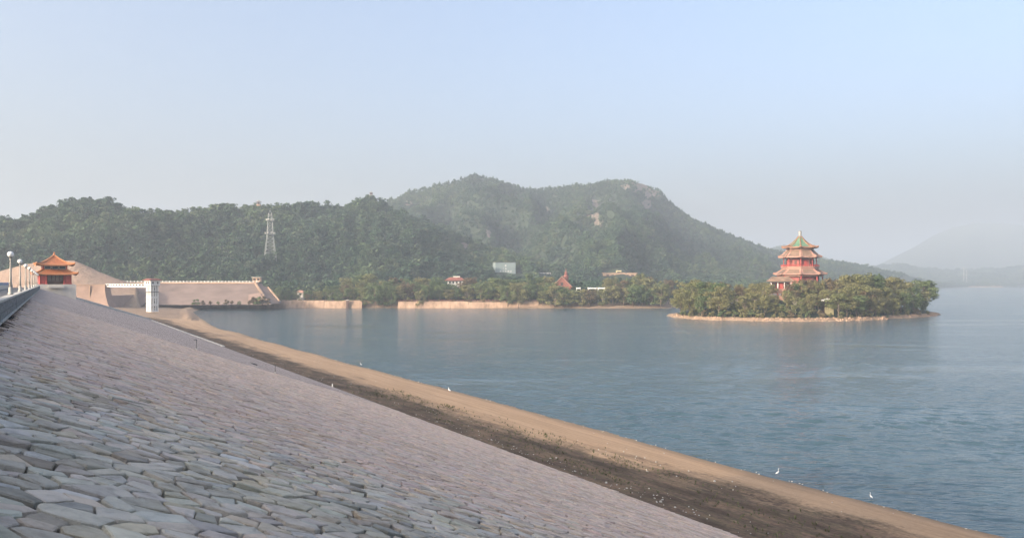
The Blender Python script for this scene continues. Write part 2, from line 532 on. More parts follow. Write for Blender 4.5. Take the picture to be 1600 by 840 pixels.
def make_stones():
    du, dv = 0.33, 0.42
    t0, t1 = 3.0, STONE_TMAX
    nu = int((t1 - t0) / du); nv = int((DT - D0) * SN / dv)
    uu, vv = np.meshgrid(np.arange(nu), np.arange(nv), indexing='ij')
    U = t0 + (uu + 0.5 * (vv % 2) + rng.uniform(-0.42, 0.42, uu.shape)) * du
    V = (vv + 0.5 + rng.uniform(-0.40, 0.40, uu.shape)) * dv
    U = U.ravel(); V = V.ravel()
    keep = rng.random(U.size) > 0.17
    U, V = U[keep], V[keep]
    D = D0 + V / SN
    X = AX.x * U + BX.x * D; Y = AX.y * U + BX.y * D; H = CZ - (Z0 - SL * (D - D0))
    px = HX + F * X / Y; py = HY + F * H / Y
    ok = (Y > 4) & (px > -260) & (px < 1800) & (py < 960)
    U, V, D, X, Y, px, py = [q[ok] for q in (U, V, D, X, Y, px, py)]
    ex = 1.25                               # elongation of the cells across the slope
    pts = np.stack([U, V / ex], 1)
    res = delaunay_2d_cdt([Vector(p) for p in pts.tolist()], [], [], 0, 1e-7)
    vv2, tris, orig = res[0], res[2], res[3]
    VV = np.array([(p[0], p[1]) for p in vv2])
    T = np.array([f for f in tris if len(f) == 3], dtype=np.int64)
    A, B, C = VV[T[:, 0]], VV[T[:, 1]], VV[T[:, 2]]
    d_ = 2 * (A[:, 0] * (B[:, 1] - C[:, 1]) + B[:, 0] * (C[:, 1] - A[:, 1]) + C[:, 0] * (A[:, 1] - B[:, 1]))
    d_[np.abs(d_) < 1e-9] = 1e-9
    a2, b2, c2 = (A ** 2).sum(1), (B ** 2).sum(1), (C ** 2).sum(1)
    CC = np.stack([(a2 * (B[:, 1] - C[:, 1]) + b2 * (C[:, 1] - A[:, 1]) + c2 * (A[:, 1] - B[:, 1])) / d_,
                   (a2 * (C[:, 0] - B[:, 0]) + b2 * (A[:, 0] - C[:, 0]) + c2 * (B[:, 0] - A[:, 0])) / d_], 1)
    CC += rng.uniform(-0.03, 0.03, CC.shape)
    inc = [[] for _ in range(len(VV))]
    for k, f in enumerate(T.tolist()):
        for i in f: inc[i].append(k)
    vmax = (DT - D0) * SN
    stones = []
    for i in range(len(VV)):
        ks = inc[i]
        if len(ks) < 4: continue
        c = CC[ks]; rel = c - VV[i]
        if np.abs(rel).max() > 0.75: continue
        o = np.argsort(np.arctan2(rel[:, 1], rel[:, 0]))
        poly = c[o]
        cen = poly.mean(0)
        pl = [(p[0], min(max(p[1] * ex, 0.04), vmax - 0.04)) for p in poly]
        # merge close corners
        q = []
        for p in pl:
            if not q or math.hypot(p[0] - q[-1][0], p[1] - q[-1][1]) > 0.05: q.append(p)
        if len(q) > 3 and math.hypot(q[0][0] - q[-1][0], q[0][1] - q[-1][1]) < 0.05: q.pop()
        if len(q) < 4: continue
        stones.append((float(VV[i][0]), float(VV[i][1]) * ex, q))
    # geometry of one stone
    sv = Vector((BX.x, BX.y, -SL)) / SN
    org = Vector((BX.x * D0, BX.y * D0, Z0))
    out = []
    rnd = random.Random(3)
    for (u, v, q) in stones:
        cu = sum(p[0] for p in q) / len(q); cv = sum(p[1] for p in q) / len(q)
        rm = sum(math.hypot(p[0] - cu, p[1] - cv) for p in q) / len(q)
        if rm < 0.07: continue
        d = D0 + cv / SN
        Y = AX.y * cu + BX.y * d
        k = min(1.0, max(0.0, (Y - 17 + rnd.gauss(0, 1.6)) / 8))   # stone tint runs from greyer near by to pinker beyond
        calm = 1 - 0.6 * k
        gap = rnd.uniform(0.008, 0.028) * (1 - 0.35 * k)
        chip = [rnd.uniform(0.02, 0.075) if rnd.random() < 0.22 else 0.0 for _ in q]
        kb = k
        k0 = 1 - gap / rm; k1 = max(0.45, k0 - rnd.uniform(0.012, 0.035) / rm)
        h = rnd.gauss(0.0, 0.009) + (rnd.uniform(0.02, 0.045) if rnd.random() < 0.05 else 0) - (rnd.uniform(0.03, 0.06) if rnd.random() < 0.07 else 0)
        ta, tb = rnd.gauss(0, 0.026) * calm, rnd.gauss(0, 0.030) * calm
        h *= calm
        n = len(q); vs_ = []
        def pt(a, b, z): return org + AX * a + sv * b + face_n * z
        jit = [rnd.uniform(-0.018, 0.016) * calm for _ in q]
        for ring, (k, dz) in enumerate(((k0, -0.13), (k0, -0.016), (k1, 0.0))):
            for (a, b), jj, ch in zip(q, jit, chip):
                kk = max(0.4, k - ch / rm)
                da, db = (a - cu) * kk, (b - cv) * kk
                z = -0.19 if ring == 0 else h + ta * da + tb * db + dz + jj * (1 if ring == 2 else 0.5)
                vs_.append(pt(cu + da, cv + db, z))
        vs_.append(pt(cu + rnd.uniform(-.04, .04), cv + rnd.uniform(-.04, .04), h + rnd.uniform(-0.006, 0.014)))
        fs = []
        for i in range(n):
            j = (i + 1) % n
            fs.append((i, j, n + j, n + i)); fs.append((n + i, n + j, 2 * n + j, 2 * n + i)); fs.append((2 * n + i, 2 * n + j, 3 * n))
        d = D0 + cv / SN
        X = AX.x * cu + BX.x * d; Y = AX.y * cu + BX.y * d; zz = Z0 - SL * (d - D0)
        px = HX + F * X / Y; py = HY + F * (CZ - zz) / Y
        k = kb; g = (0.46, 0.43, 0.375); p_ = (0.55, 0.44, 0.37)
        lum = rnd.gauss(1.0, 0.10 - 0.045 * k) * (0.76 + 0.12 * k if rnd.random() < 0.12 else 1.0)
        hue = rnd.random(); hv = (1.04, 0.98, 0.90) if hue < 0.14 else ((0.95, 1.0, 1.05) if hue > 0.88 else (1, 1, 1))
        c = [max(0.08, (g[i] * (1 - k) + p_[i] * k) * hv[i] * lum * (1 + rnd.gauss(0, 0.022))) for i in range(3)]
        if abs(px - 402) < 14 and abs(py - 748) < 9: c = [0.50, 0.44, 0.33]
        out.append((vs_, fs, c, px, py, Y, rm))
    return out
stones = make_stones()

def stone_mesh(name, items):
    v, f, c = [], [], []
    for (vs_, fs, cc, *_r) in items:
        n = len(v); v.extend([tuple(x) for x in vs_]); f.extend([tuple(i + n for i in q) for q in fs]); c.extend([cc] * len(vs_))
    me = bpy.data.meshes.new(name)
    me.from_pydata(v, [], f)
    me.materials.append(M['stone'])
    at = me.attributes.new('tint', 'FLOAT_COLOR', 'POINT')
    ca = np.ones((len(v), 4), dtype=np.float32); ca[:, :3] = np.array(c)
    at.data.foreach_set('color', ca.ravel())
    me.update()
    return me
vis = [s for s in stones if -10 < s[3] < 1610 and s[4] < 850]
vis.sort(key=lambda s: -(s[6] / s[5]))
near = vis[:300]
nid = set(id(s) for s in near)
for s in near:
    link('stone', stone_mesh('stone', [s]), dam)
link('stone_facing', stone_mesh('stone_facing', [s for s in stones if id(s) not in nid]), dam, kind='stuff')

# kerb along the toe, kerb strip up the far end of the face
mb = MB()
for i in range(24):
    ta_, tb_ = 215 + (T_END1 - 215) * i / 24, 215 + (T_END1 - 215) * (i + 1) / 24 - 0.03
    a0, a1 = td(ta_, DT, ZT - 0.6), td(ta_, DT + 0.55, ZT - 0.6)
    b0, b1 = td(tb_, DT, ZT - 0.6), td(tb_, DT + 0.55, ZT - 0.6)
    up = Vector((0, 0, 0.72))
    mb.hexa([a0, a1, b1, b0], [a0 + up, a1 + up, b1 + up, b0 + up])
mb.build('toe_kerb', M['concrete'], dam)
def strip(name, pts, wdt, hgt, mat_, parent):
    mb = MB()
    pts = [Vector(p) for p in pts]
    for p, q in zip(pts[:-1], pts[1:]):
        d = Vector((q.x - p.x, q.y - p.y, 0)).normalized(); s = Vector((d.y, -d.x, 0)) * (wdt / 2); up = Vector((0, 0, hgt)); dn = Vector((0, 0, -0.5))
        mb.hexa([p - s + dn, p + s + dn, q + s + dn, q - s + dn], [p - s + up, p + s + up, q + s + up, q - s + up])
    return mb.build(name, mat_, parent)
endp = [face(t_end(d), d) for d in (D0 + 1.0, 4, 8, 12.5, 18, 24, 30, DT)]
strip('end_kerb', endp, 1.5, 0.35, M['pale_concrete'], dam)
endp2 = [face(t_end(d) - 10 - 0.25 * d, d) for d in (10.0, 14, 20, 26, 30)]
strip('stair_kerb', endp2, 0.7, 0.16, M['concrete'], dam)

# crest road, downstream slope
mb = MB()
def slab(t0, t1, d0, d1, z0, z1):
    b = [td(t0, d0, z0), td(t0, d1, z0), td(t1, d1, z0), td(t1, d0, z0)]
    return b, [Vector((p.x, p.y, z1)) for p in b]
b, t = slab(-200, 300, -9.6, D0 - 0.45, 10, Z0 + 0.15)
mb.hexa(b, t); mb.build('crest_road', M['asphalt'], kind='structure')
mb = MB()
mb.add([td(-200, -9.6, Z0 - 0.1), td(300, -9.6, Z0 - 0.1), td(300, -48, -1.0), td(-200, -48, -1.0)], [(0, 1, 2, 3)])
mb.build('downstream_slope', M['terrain'], kind='structure')

# ------------------------------------------------------------------ beach
def dw(t): return float(np.interp(t, [-100, 250, 300, 333, 380, 450, 531, 600], [DW + 0.6, DW, 59.6, 58.6, 62, 69, 78, 84]))
def make_beach():
    ts = np.concatenate([np.arange(-60, 180, 1.0), np.arange(180, 620, 2.5)])
    ds = np.concatenate([np.arange(DT - 2.0, DT + 36, 0.5), np.arange(DT + 36, DT + 62, 2.0)])
    TT, DD = np.meshgrid(ts, ds, indexing='ij')
    W = np.interp(TT, [-100, 250, 300, 333, 380, 450, 531, 600], [DW + 0.6, DW, 59.6, 58.6, 62, 69, 78, 84])
    W = W + (fbm(TT * 0.05, DD * 0.02, 3, 5) - 0.45) * 2.2
    k = (DD - DT) / (W - DT)
    top = ZT - 0.02
    Zz = top * (1 - k)
    Zz += (fbm(TT * 0.25, DD * 0.5, 4, 9) - 0.47) * 0.22 * np.clip(1 - np.abs(k - 0.45) * 1.6, 0, 1)
    Zz += (fbm(TT * 1.1, DD * 1.3, 3, 11) - 0.45) * 0.10 * np.clip((0.9 - k) * 3, 0, 1)
    Zz = np.where(k < 0.02, np.minimum(Zz, ZT - 0.02), Zz)
    X = AX.x * TT + BX.x * DD; Y = AX.y * TT + BX.y * DD
    n, m = TT.shape
    v = np.stack([X.ravel(), Y.ravel(), Zz.ravel()], 1)
    idx = np.arange(n * m).reshape(n, m)
    f = np.stack([idx[:-1, :-1].ravel(), idx[:-1, 1:].ravel(), idx[1:, 1:].ravel(), idx[1:, :-1].ravel()], 1)
    me = bpy.data.meshes.new('beach')
    me.from_pydata(v.tolist(), [], f.tolist())
    me.materials.append(M['beach'])
    uv = np.stack([TT.ravel(), (DD - DT).ravel()], 1).astype(np.float32)
    ul = me.uv_layers.new(name='UVMap')
    li = np.zeros(len(me.loops), dtype=np.int32); me.loops.foreach_get('vertex_index', li)
    ul.data.foreach_set('uv', uv[li].ravel())
    at = me.attributes.new('shore', 'FLOAT', 'POINT'); at.data.foreach_set('value', np.clip(Zz / 2.0, 0, 1).ravel().astype(np.float32))
    me.polygons.foreach_set('use_smooth', np.ones(len(me.polygons), dtype=bool))
    me.update()
    o = link('beach', me, kind='structure')
    if me.polygons[0].normal.z < 0: me.flip_normals()
make_beach()
def beach_z(t, d):
    k = (d - DT) / (dw(t) - DT)
    return (ZT - 0.02) * (1 - k)

# ------------------------------------------------------------------ mainland terrain and hills
SHORE = [td(392, 34), td(400, 62), td(450, 69), td(531, 78), PX(320, 572), PX(430, 578), PX(565, 576), PX(620, 575), PX(700, 574), PX(860, 570), PX(960, 566),
         PX(1045, 572), PX(1085, 610), PX(1150, 720), PX(1230, 900), PX(1330, 1250), PX(1420, 1800), PX(1470, 2500), PX(1510, 3000),
         PX(1600, 3050), PX(1750, 3000), PX(2100, 3200)]
LAND = [(p.x, p.y) for p in SHORE] + [(8000, 8000), (0, 12000), (-9000, 9000), (-6000, 0), (-400, 40), (td(300, -20).x, td(300, -20).y), (td(330, 10).x, td(330, 10).y)]
LAND = np.array(LAND)
def signed_dist(X, Y, poly):
    x, y = X.ravel(), Y.ravel()
    best = np.full(x.shape, 1e18); ins = np.zeros(x.shape, dtype=bool)
    n = len(poly)
    for i in range(n):
        x0, y0 = poly[i]; x1, y1 = poly[(i + 1) % n]
        dx, dy = x1 - x0, y1 - y0
        k = np.clip(((x - x0) * dx + (y - y0) * dy) / (dx * dx + dy * dy), 0, 1)
        best = np.minimum(best, (x - x0 - k * dx) ** 2 + (y - y0 - k * dy) ** 2)
        c = ((y0 > y) != (y1 > y)) & (x < (x1 - x0) * (y - y0) / ((y1 - y0) if y1 != y0 else 1e-9) + x0)
        ins ^= c
    d = np.sqrt(best); return np.where(ins, d, -d).reshape(X.shape)

RIDGES = [
    # crest columns/rows, crest depth, foot depth, height of the trees on it
    dict(px=[-900, -300, -100, 0, 40, 80, 110, 150, 180, 230, 290, 340, 385, 410, 440, 480, 520, 545, 562, 580, 596, 615, 680, 760, 850, 950, 1050],
         py=[330, 340, 352, 346, 345, 324, 317, 315, 322, 333, 332, 326, 322, 319, 323, 319, 322, 322, 312, 307, 316, 330, 352, 385, 412, 432, 441],
         zx=[-900, 0, 150, 400, 580, 800, 1050], zc=[780, 760, 800, 860, 980, 980, 950], zf=[560, 575, 600, 640, 660, 700, 760], tree=6.0),
    dict(px=[480, 560, 600, 640, 680, 715, 740, 765, 800, 830, 860, 890, 920, 950, 985, 1005, 1030, 1045, 1080, 1110, 1160, 1195, 1230, 1280, 1330, 1380, 1450, 1500],
         py=[345, 326, 316, 297, 288, 280, 271, 275, 288, 295, 292, 288, 287, 281, 278, 285, 295, 313, 340, 352, 372, 386, 396, 405, 411, 421, 434, 441],
         zx=[480, 740, 990, 1200, 1500], zc=[1450, 1550, 1600, 1750, 2100], zf=[950, 860, 820, 1000, 1700], tree=4.0),
    dict(px=[1120, 1180, 1210, 1225, 1250, 1290, 1330, 1345, 1370, 1400, 1412, 1440, 1480, 1520, 1560, 1600, 1680, 1900, 2300],
         py=[410, 394, 387, 384, 388, 404, 415, 416, 416, 413, 413, 419, 421, 421, 419, 414, 408, 400, 405],
         zx=[1100, 1300, 1470, 2300], zc=[3300, 3600, 3900, 4000], zf=[2300, 2500, 3120, 3250], tree=6.0),
]
PINK = dict(px=[-120, -20, 10, 40, 75, 115, 135, 155, 180, 200, 215], py=[441, 428, 419, 411, 406, 405, 413, 423, 433, 440, 444], zc=535.0, zf=492.0)
ROCKS = [(1000, 291, 26, 9), (1020, 303, 18, 8), (978, 293, 8, 7), (930, 322, 8, 9), (925, 338, 9, 8), (935, 350, 7, 6), (765, 368, 6, 9), (740, 374, 10, 6), (725, 384, 8, 5), (856, 326, 4, 4), (640, 318, 10, 3), (1010, 318, 10, 6)]

def ridge_h(Xp, Zp):
    out = []
    for r in RIDGES:
        cy_ = np.interp(Xp, r['px'], r['py'])
        zc = np.interp(Xp, r['zx'], r['zc']); zf = np.interp(Xp, r['zx'], r['zf'])
        hc = CZ + (HY - cy_) / F * zc - r['tree']
        if r is RIDGES[2]: hc = np.where(Xp < 1120, 0, hc)
        if r is RIDGES[1]: hc = np.where((Xp < 480) | (Xp > 1500), 0, hc)
        hc = np.maximum(hc, 0)
        u = (Zp - zf) / (zc - zf)
        p = np.where(u < 1, np.clip(u, 0, 1) ** 1.15, np.clip(1 - (u - 1) * 0.9, 0, 1))
        out.append((hc, u, p))
    return out

def height(X, Y):
    Xp = HX + F * X / Y; Zp = Y
    sd = signed_dist(X, Y, LAND)
    steep = np.interp(sd, [-60, -15, 0, 2.5, 6, 40, 200], [-9, -3, 0, 1.2, 4.6, 5.6, 8])
    gentle = np.interp(sd, [-60, -15, 0, 20, 50, 75, 200], [-6, -1.6, 0, 1.7, 3.6, 4.8, 8])
    k = np.clip((Xp - 285) / 30, 0, 1)
    h = gentle * (1 - k) + steep * k
    k2 = np.clip((Xp - 850) / 40, 0, 1)
    h = h * (1 - k2) + k2 * np.interp(sd, [-60, -15, 0, 8, 40, 200], [-9, -3, 0, 1.6, 4.5, 7])
    for (hc, u, p), r in zip(ridge_h(Xp, Zp), RIDGES):
        amp = np.clip(4 * u * (1 - u), 0, 1)
        g = fbm(X * 0.010 + 3, Y * 0.006, 4, 21) - 0.47
        g2 = np.abs(vnoise(X * 0.018, Y * 0.007, 40) - 0.5) * 2 - 0.4
        hh = hc * p + amp * hc * (0.60 * g - 0.22 * g2)
        h = np.where(sd > 0, np.maximum(h, hh), h)
    cyp = np.interp(Xp, PINK['px'], PINK['py'])
    hp = CZ + (HY - cyp) / F * PINK['zc']
    u = (Zp - PINK['zf']) / (PINK['zc'] - PINK['zf'])
    pp = np.where(u < 1, np.clip(u, 0, 1), np.clip(1 - (u - 1) * 0.5, 0, 1))
    hp = np.where((Xp > -120) & (Xp < 216) & (u > 0), hp * pp, -99)
    h = np.maximum(h, hp)
    return h, sd, Xp

def grid_mesh(name, X, Y, Zh, mat_, cover=None, **kw):
    n, m = X.shape
    v = np.stack([X.ravel(), Y.ravel(), Zh.ravel()], 1)
    idx = np.arange(n * m).reshape(n, m)
    f = np.stack([idx[:-1, :-1].ravel(), idx[:-1, 1:].ravel(), idx[1:, 1:].ravel(), idx[1:, :-1].ravel()], 1)
    me = bpy.data.meshes.new(name)
    me.from_pydata(v.tolist(), [], f.tolist())
    me.materials.append(mat_)
    if cover is not None:
        at = me.attributes.new('cover', 'FLOAT_COLOR', 'POINT'); at.data.foreach_set('color', cover.astype(np.float32).ravel())
    me.polygons.foreach_set('use_smooth', np.ones(len(me.polygons), dtype=bool))
    me.update()
    o = link(name, me, **kw)
    if me.polygons[0].normal.z < 0: me.flip_normals()
    return o

def rock_mask(Xp, Yp):
    m = np.zeros(Xp.shape)
    for (cx, cy_, rx, ry) in ROCKS:
        wob = 1.5 * (fbm(Xp * 0.16, Yp * 0.20, 3, 77) - 0.50)
        m = np.maximum(m, 1.25 - np.sqrt(((Xp - cx) / rx) ** 2 + ((Yp - cy_) / ry) ** 2) * 0.75 + wob)
    return np.clip(m, 0, 1)

def make_terrain():
    cols_ = np.concatenate([np.arange(-900, -100, 20.0), np.arange(-100, 1700, 5.0), np.arange(1700, 2300, 25.0)])
    rows = np.concatenate([np.linspace(300, 640, 110), np.geomspace(645, 5200, 190)])
    C_, Zr = np.meshgrid(cols_, rows, indexing='ij')
    X = (C_ - HX) / F * Zr; Y = Zr
    h, sd, Xp = height(X, Y)
    Yp = HY - (h - CZ) / Y * F
    Yp = np.where(Y > 700, Yp, 999)
    rk = rock_mask(Xp, Yp)
    h = h + rk * (fbm(X * 0.05, Y * 0.05, 4, 55) - 0.4) * 9
    cover = np.zeros(X.shape + (4,)); cover[..., 3] = 1
    cover[..., 0] = rk
    sandy = np.where(sd < 26, 1.0, 0.0)
    sandy = np.where((Xp < 420) & (sd < 70) & (Y < 560), 1.0, sandy)
    sandy = np.where((Y > 1500), 0.0, sandy)
    sandy = np.where((Y > 2600) & (sd < 75) & (Xp > 1510) & (Xp < 1570), 1.0, sandy)
    cover[..., 1] = sandy
    cyp = np.interp(Xp, PINK['px'], PINK['py'])
    cover[..., 2] = np.where((Xp > -15) & (Xp < 205) & (Y > PINK['zf'] - 12) & (Y < PINK['zc'] + 4), 1.0, 0.0)
    grid_mesh('hills', X, Y, h, M['terrain'], cover, kind='structure')
make_terrain()
def ground_at(x, y):
    h, sd, xp = height(np.array([[x]]), np.array([[y]]))
    return float(h[0, 0])

# far blue ridge
cols_ = np.arange(1250, 2400, 12.0); rows = np.linspace(4600, 7200, 40)
C_, Zr = np.meshgrid(cols_, rows, indexing='ij')
hy = np.interp(C_, [1250, 1330, 1380, 1430, 1460, 1490, 1530, 1570, 1600, 1650, 1750, 1900, 2400], [441, 425, 405, 380, 362, 350, 343, 345, 347, 340, 352, 340, 350])
zc = 5600.0
u = (Zr - 4600) / (zc - 4600)
p = np.where(u < 1, np.clip(u, 0, 1), np.clip(1 - (u - 1), 0, 1))
hh = np.maximum(0, (HY - hy) / F * zc) * p + (fbm(C_ * 0.02, Zr * 0.002, 4, 3) - 0.47) * 160 * np.clip(4 * u * (1 - u), 0, 1)
grid_mesh('far_ridge', (C_ - HX) / F * Zr, Zr, hh - 4 + 0 * Zr, M['far'], kind='structure')

# ------------------------------------------------------------------ trees
def leaf_quads(mb, lobes, per, size, rnd, flat=0.55):
    for (c, r, sq) in lobes:
        n = max(3, int(per * r * r / 0.01))
        for _ in range(n):
            d = Vector((rnd.gauss(0, 1), rnd.gauss(0, 1), rnd.gauss(0, 1) + 0.25))
            if d.length < 1e-3: continue
            d.normalize()
            rr = r * (rnd.random() ** 0.35)
            p = Vector((c[0] + d.x * rr, c[1] + d.y * rr, c[2] + d.z * rr * sq))
            nn = (d + Vector((rnd.gauss(0, flat), rnd.gauss(0, flat), rnd.gauss(0, flat)))).normalized()
            u = nn.cross(Vector((rnd.gauss(0, 1), rnd.gauss(0, 1), rnd.gauss(0, 1)))).normalized()
            w_ = nn.cross(u)
            s = size * rnd.uniform(0.6, 1.35)
            a = s * rnd.uniform(0.7, 1.2); b_ = s * rnd.uniform(0.5, 0.9)
            mb.add([p - u * a - w_ * b_ * 0.6, p + u * a * 0.5 - w_ * b_, p + u * a + w_ * b_ * 0.5, p - u * a * 0.4 + w_ * b_], [(0, 1, 2, 3)])

def crown_lobes(kind, rnd):
    L = []
    if kind == 'round':
        for _ in range(26):
            a = rnd.uniform(0, 6.28); z = rnd.uniform(0.17, 0.90)
            rr = 0.30 * math.sqrt(max(0.02, 1 - ((z - 0.52) / 0.46) ** 2)) * rnd.uniform(0.4, 1.0)
            L.append(((rr * math.cos(a), rr * math.sin(a), z), rnd.uniform(0.09, 0.155), 0.85))
    elif kind == 'tall':
        for _ in range(24):
            a = rnd.uniform(0, 6.28); z = rnd.uniform(0.16, 0.93)
            rr = (0.23 * (1 - abs(z - 0.55) * 1.3) + 0.02) * rnd.uniform(0.3, 1.1)
            L.append(((rr * math.cos(a), rr * math.sin(a), z), rnd.uniform(0.075, 0.13), 1.0))
    elif kind == 'airy':
        for _ in range(17):
            a = rnd.uniform(0, 6.28); z = rnd.uniform(0.30, 0.93)
            rr = 0.34 * (z - 0.1) * rnd.uniform(0.35, 1.05)
            L.append(((rr * math.cos(a), rr * math.sin(a), z), rnd.uniform(0.07, 0.125), 0.7))
    elif kind == 'bush':
        for _ in range(14):
            a = rnd.uniform(0, 6.28); z = rnd.uniform(0.12, 0.8)
            rr = 0.45 * math.sqrt(max(0.05, 1 - z * z)) * rnd.uniform(0.3, 1)
            L.append(((rr * math.cos(a), rr * math.sin(a), z), rnd.uniform(0.11, 0.19), 0.85))
    elif kind == 'pine':
        for k in range(10):
            z = 0.22 + 0.72 * k / 9
            for _ in range(3 if k < 7 else 1):
                a = rnd.uniform(0, 6.28); rr = 0.20 * (1.02 - z) * rnd.uniform(0.6, 1.2)
                L.append(((rr * math.cos(a), rr * math.sin(a), z), 0.04 + 0.10 * (1.02 - z), 0.7))
    return L

def crown_mesh(name, kind, seed, per, size, mat_, flat=0.30):
    rnd = random.Random(seed)
    mb = MB()
    leaf_quads(mb, crown_lobes(kind, rnd), per, size, rnd, flat)
    return mb.mesh(name, mat_)

def trunk_mesh(name, kind, seed, mat_):
    rnd = random.Random(seed)
    mb = MB()
    lean = (rnd.uniform(-.04, .04), rnd.uniform(-.04, .04))
    top = 0.78
    pts = [(0, 0, -0.05), (lean[0] * .3, lean[1] * .3, 0.18), (lean[0], lean[1], 0.42), (lean[0] * 1.5, lean[1] * 1.5, top)]
    mb.tube(pts, [0.020, 0.015, 0.011, 0.004], 6)
    for _ in range(8):
        z = rnd.uniform(0.2, 0.55); a = rnd.uniform(0, 6.28); L = rnd.uniform(0.14, 0.3)
        b0 = Vector((lean[0] * z / .42, lean[1] * z / .42, z))
        d = Vector((math.cos(a) * 0.75, math.sin(a) * 0.75, 0.8))
        mb.tube([b0, b0 + d * L * 0.5, b0 + d * L + Vector((0, 0, 0.03))], [0.008, 0.006, 0.002], 4)
    return mb.mesh(name, mat_)

TREE = {}
for kind in ('round', 'tall', 'airy'):
    for mk in ('leaf_green', 'leaf_olive', 'leaf_brown'):
        TREE[kind, mk] = [(crown_mesh('crown', kind, 31 * i + hash(kind) % 1 + len(kind) * 7 + len(mk), 46, 0.0225, M[mk]), trunk_mesh('trunk', kind, i + 5, M['pale_bark'] if kind == 'airy' and i == 1 else M['bark'])) for i in range(3)]
TREE['bush', 'leaf_olive'] = [(crown_mesh('crown', 'bush', 90 + i, 12, 0.065, M['leaf_olive']), None) for i in range(3)]
TREE['bush', 'leaf_green'] = [(crown_mesh('crown', 'bush', 95 + i, 12, 0.065, M['leaf_green']), None) for i in range(3)]
TREE['bush', 'leaf_brown'] = [(crown_mesh('crown', 'bush', 98 + i, 12, 0.065, M['leaf_brown']), None) for i in range(3)]

def plant_tree(loc, hgt, wid, kind, mk, label, group, rnd, name=None, cat='tree'):
    cm, tm = rnd.choice(TREE[kind, mk])
    o = empty(name or ('shrub' if kind == 'bush' else 'tree'), loc, rnd.uniform(0, 6.28), label, cat, group)
    o.scale = (wid, wid, hgt)
    link('crown', cm, o)
    if tm: link('trunk', tm, o)
    else:
        mbt = BUSH_STEM
        link('stem', mbt, o)
    return o
_b = MB()
for k in range(5):
    a = k * 1.26
    _b.tube([(0, 0, -0.05), (0.12 * math.cos(a), 0.12 * math.sin(a), 0.3), (0.25 * math.cos(a), 0.25 * math.sin(a), 0.6)], [0.02, 0.014, 0.006], 4)
BUSH_STEM = _b.mesh('stem', M['bark'])

# forest on the hills: nobody could count it
proto_col = bpy.data.collections.new('forest_prototypes')
PROT = []
for i, (kind, mk) in enumerate([('round', 'leaf_forest'), ('round', 'leaf_forest'), ('bush', 'leaf_forest'), ('tall', 'leaf_forest'), ('pine', 'leaf_pine'), ('pine', 'leaf_forest')]):
    me = crown_mesh('forest_crown', kind, 500 + i, 7.5 if kind != 'pine' else 15, 0.060 if kind != 'bush' else 0.085, M[mk], 0.5)
    o = bpy.data.objects.new('proto_%d_tree' % i, me)
    proto_col.objects.link(o)
    PROT.append(o)

def forest_nodes():
    ng = bpy.data.node_groups.new('forest_scatter', 'GeometryNodeTree')
    ng.interface.new_socket('Geometry', in_out='INPUT', socket_type='NodeSocketGeometry')
    ng.interface.new_socket('Geometry', in_out='OUTPUT', socket_type='NodeSocketGeometry')
    N = ng.nodes
    gi = N.new('NodeGroupInput'); go = N.new('NodeGroupOutput')
    ci = N.new('GeometryNodeCollectionInfo'); ci.inputs['Collection'].default_value = proto_col
    ci.inputs['Separate Children'].default_value = True; ci.inputs['Reset Children'].default_value = True
    iop = N.new('GeometryNodeInstanceOnPoints'); iop.inputs['Pick Instance'].default_value = True
    def at(nm, dt):
        a = N.new('GeometryNodeInputNamedAttribute'); a.data_type = dt; a.inputs[0].default_value = nm
        return [s for s in a.outputs if s.enabled][0]
    mtp = N.new('GeometryNodeMeshToPoints')
    ng.links.new(gi.outputs[0], mtp.inputs[0])
    ng.links.new(mtp.outputs[0], iop.inputs['Points'])
    ng.links.new(ci.outputs[0], iop.inputs['Instance'])
    ng.links.new(at('kind', 'INT'), iop.inputs['Instance Index'])
    ng.links.new(at('rot', 'FLOAT_VECTOR'), iop.inputs['Rotation'])
    ng.links.new(at('size', 'FLOAT_VECTOR'), iop.inputs['Scale'])
    ng.links.new(iop.outputs[0], go.inputs[0])
    return ng
FOREST = forest_nodes()
def scatter(name, pts, kinds, sizes, label):
    me = bpy.data.meshes.new(name)
    me.from_pydata(pts.tolist(), [], [])
    n = len(pts)
    a = me.attributes.new('kind', 'INT', 'POINT'); a.data.foreach_set('value', kinds.astype(np.int32))
    a = me.attributes.new('rot', 'FLOAT_VECTOR', 'POINT')
    rot = np.zeros((n, 3), dtype=np.float32); rot[:, 2] = rng.uniform(0, 6.28, n); rot[:, 0] = rng.normal(0, 0.06, n)
    a.data.foreach_set('vector', rot.ravel())
    a = me.attributes.new('size', 'FLOAT_VECTOR', 'POINT'); a.data.foreach_set('vector', sizes.astype(np.float32).ravel())
    me.update()
    o = link(name, me, kind='stuff', label=label)
    md = o.modifiers.new('scatter', 'NODES'); md.node_group = FOREST
    return o

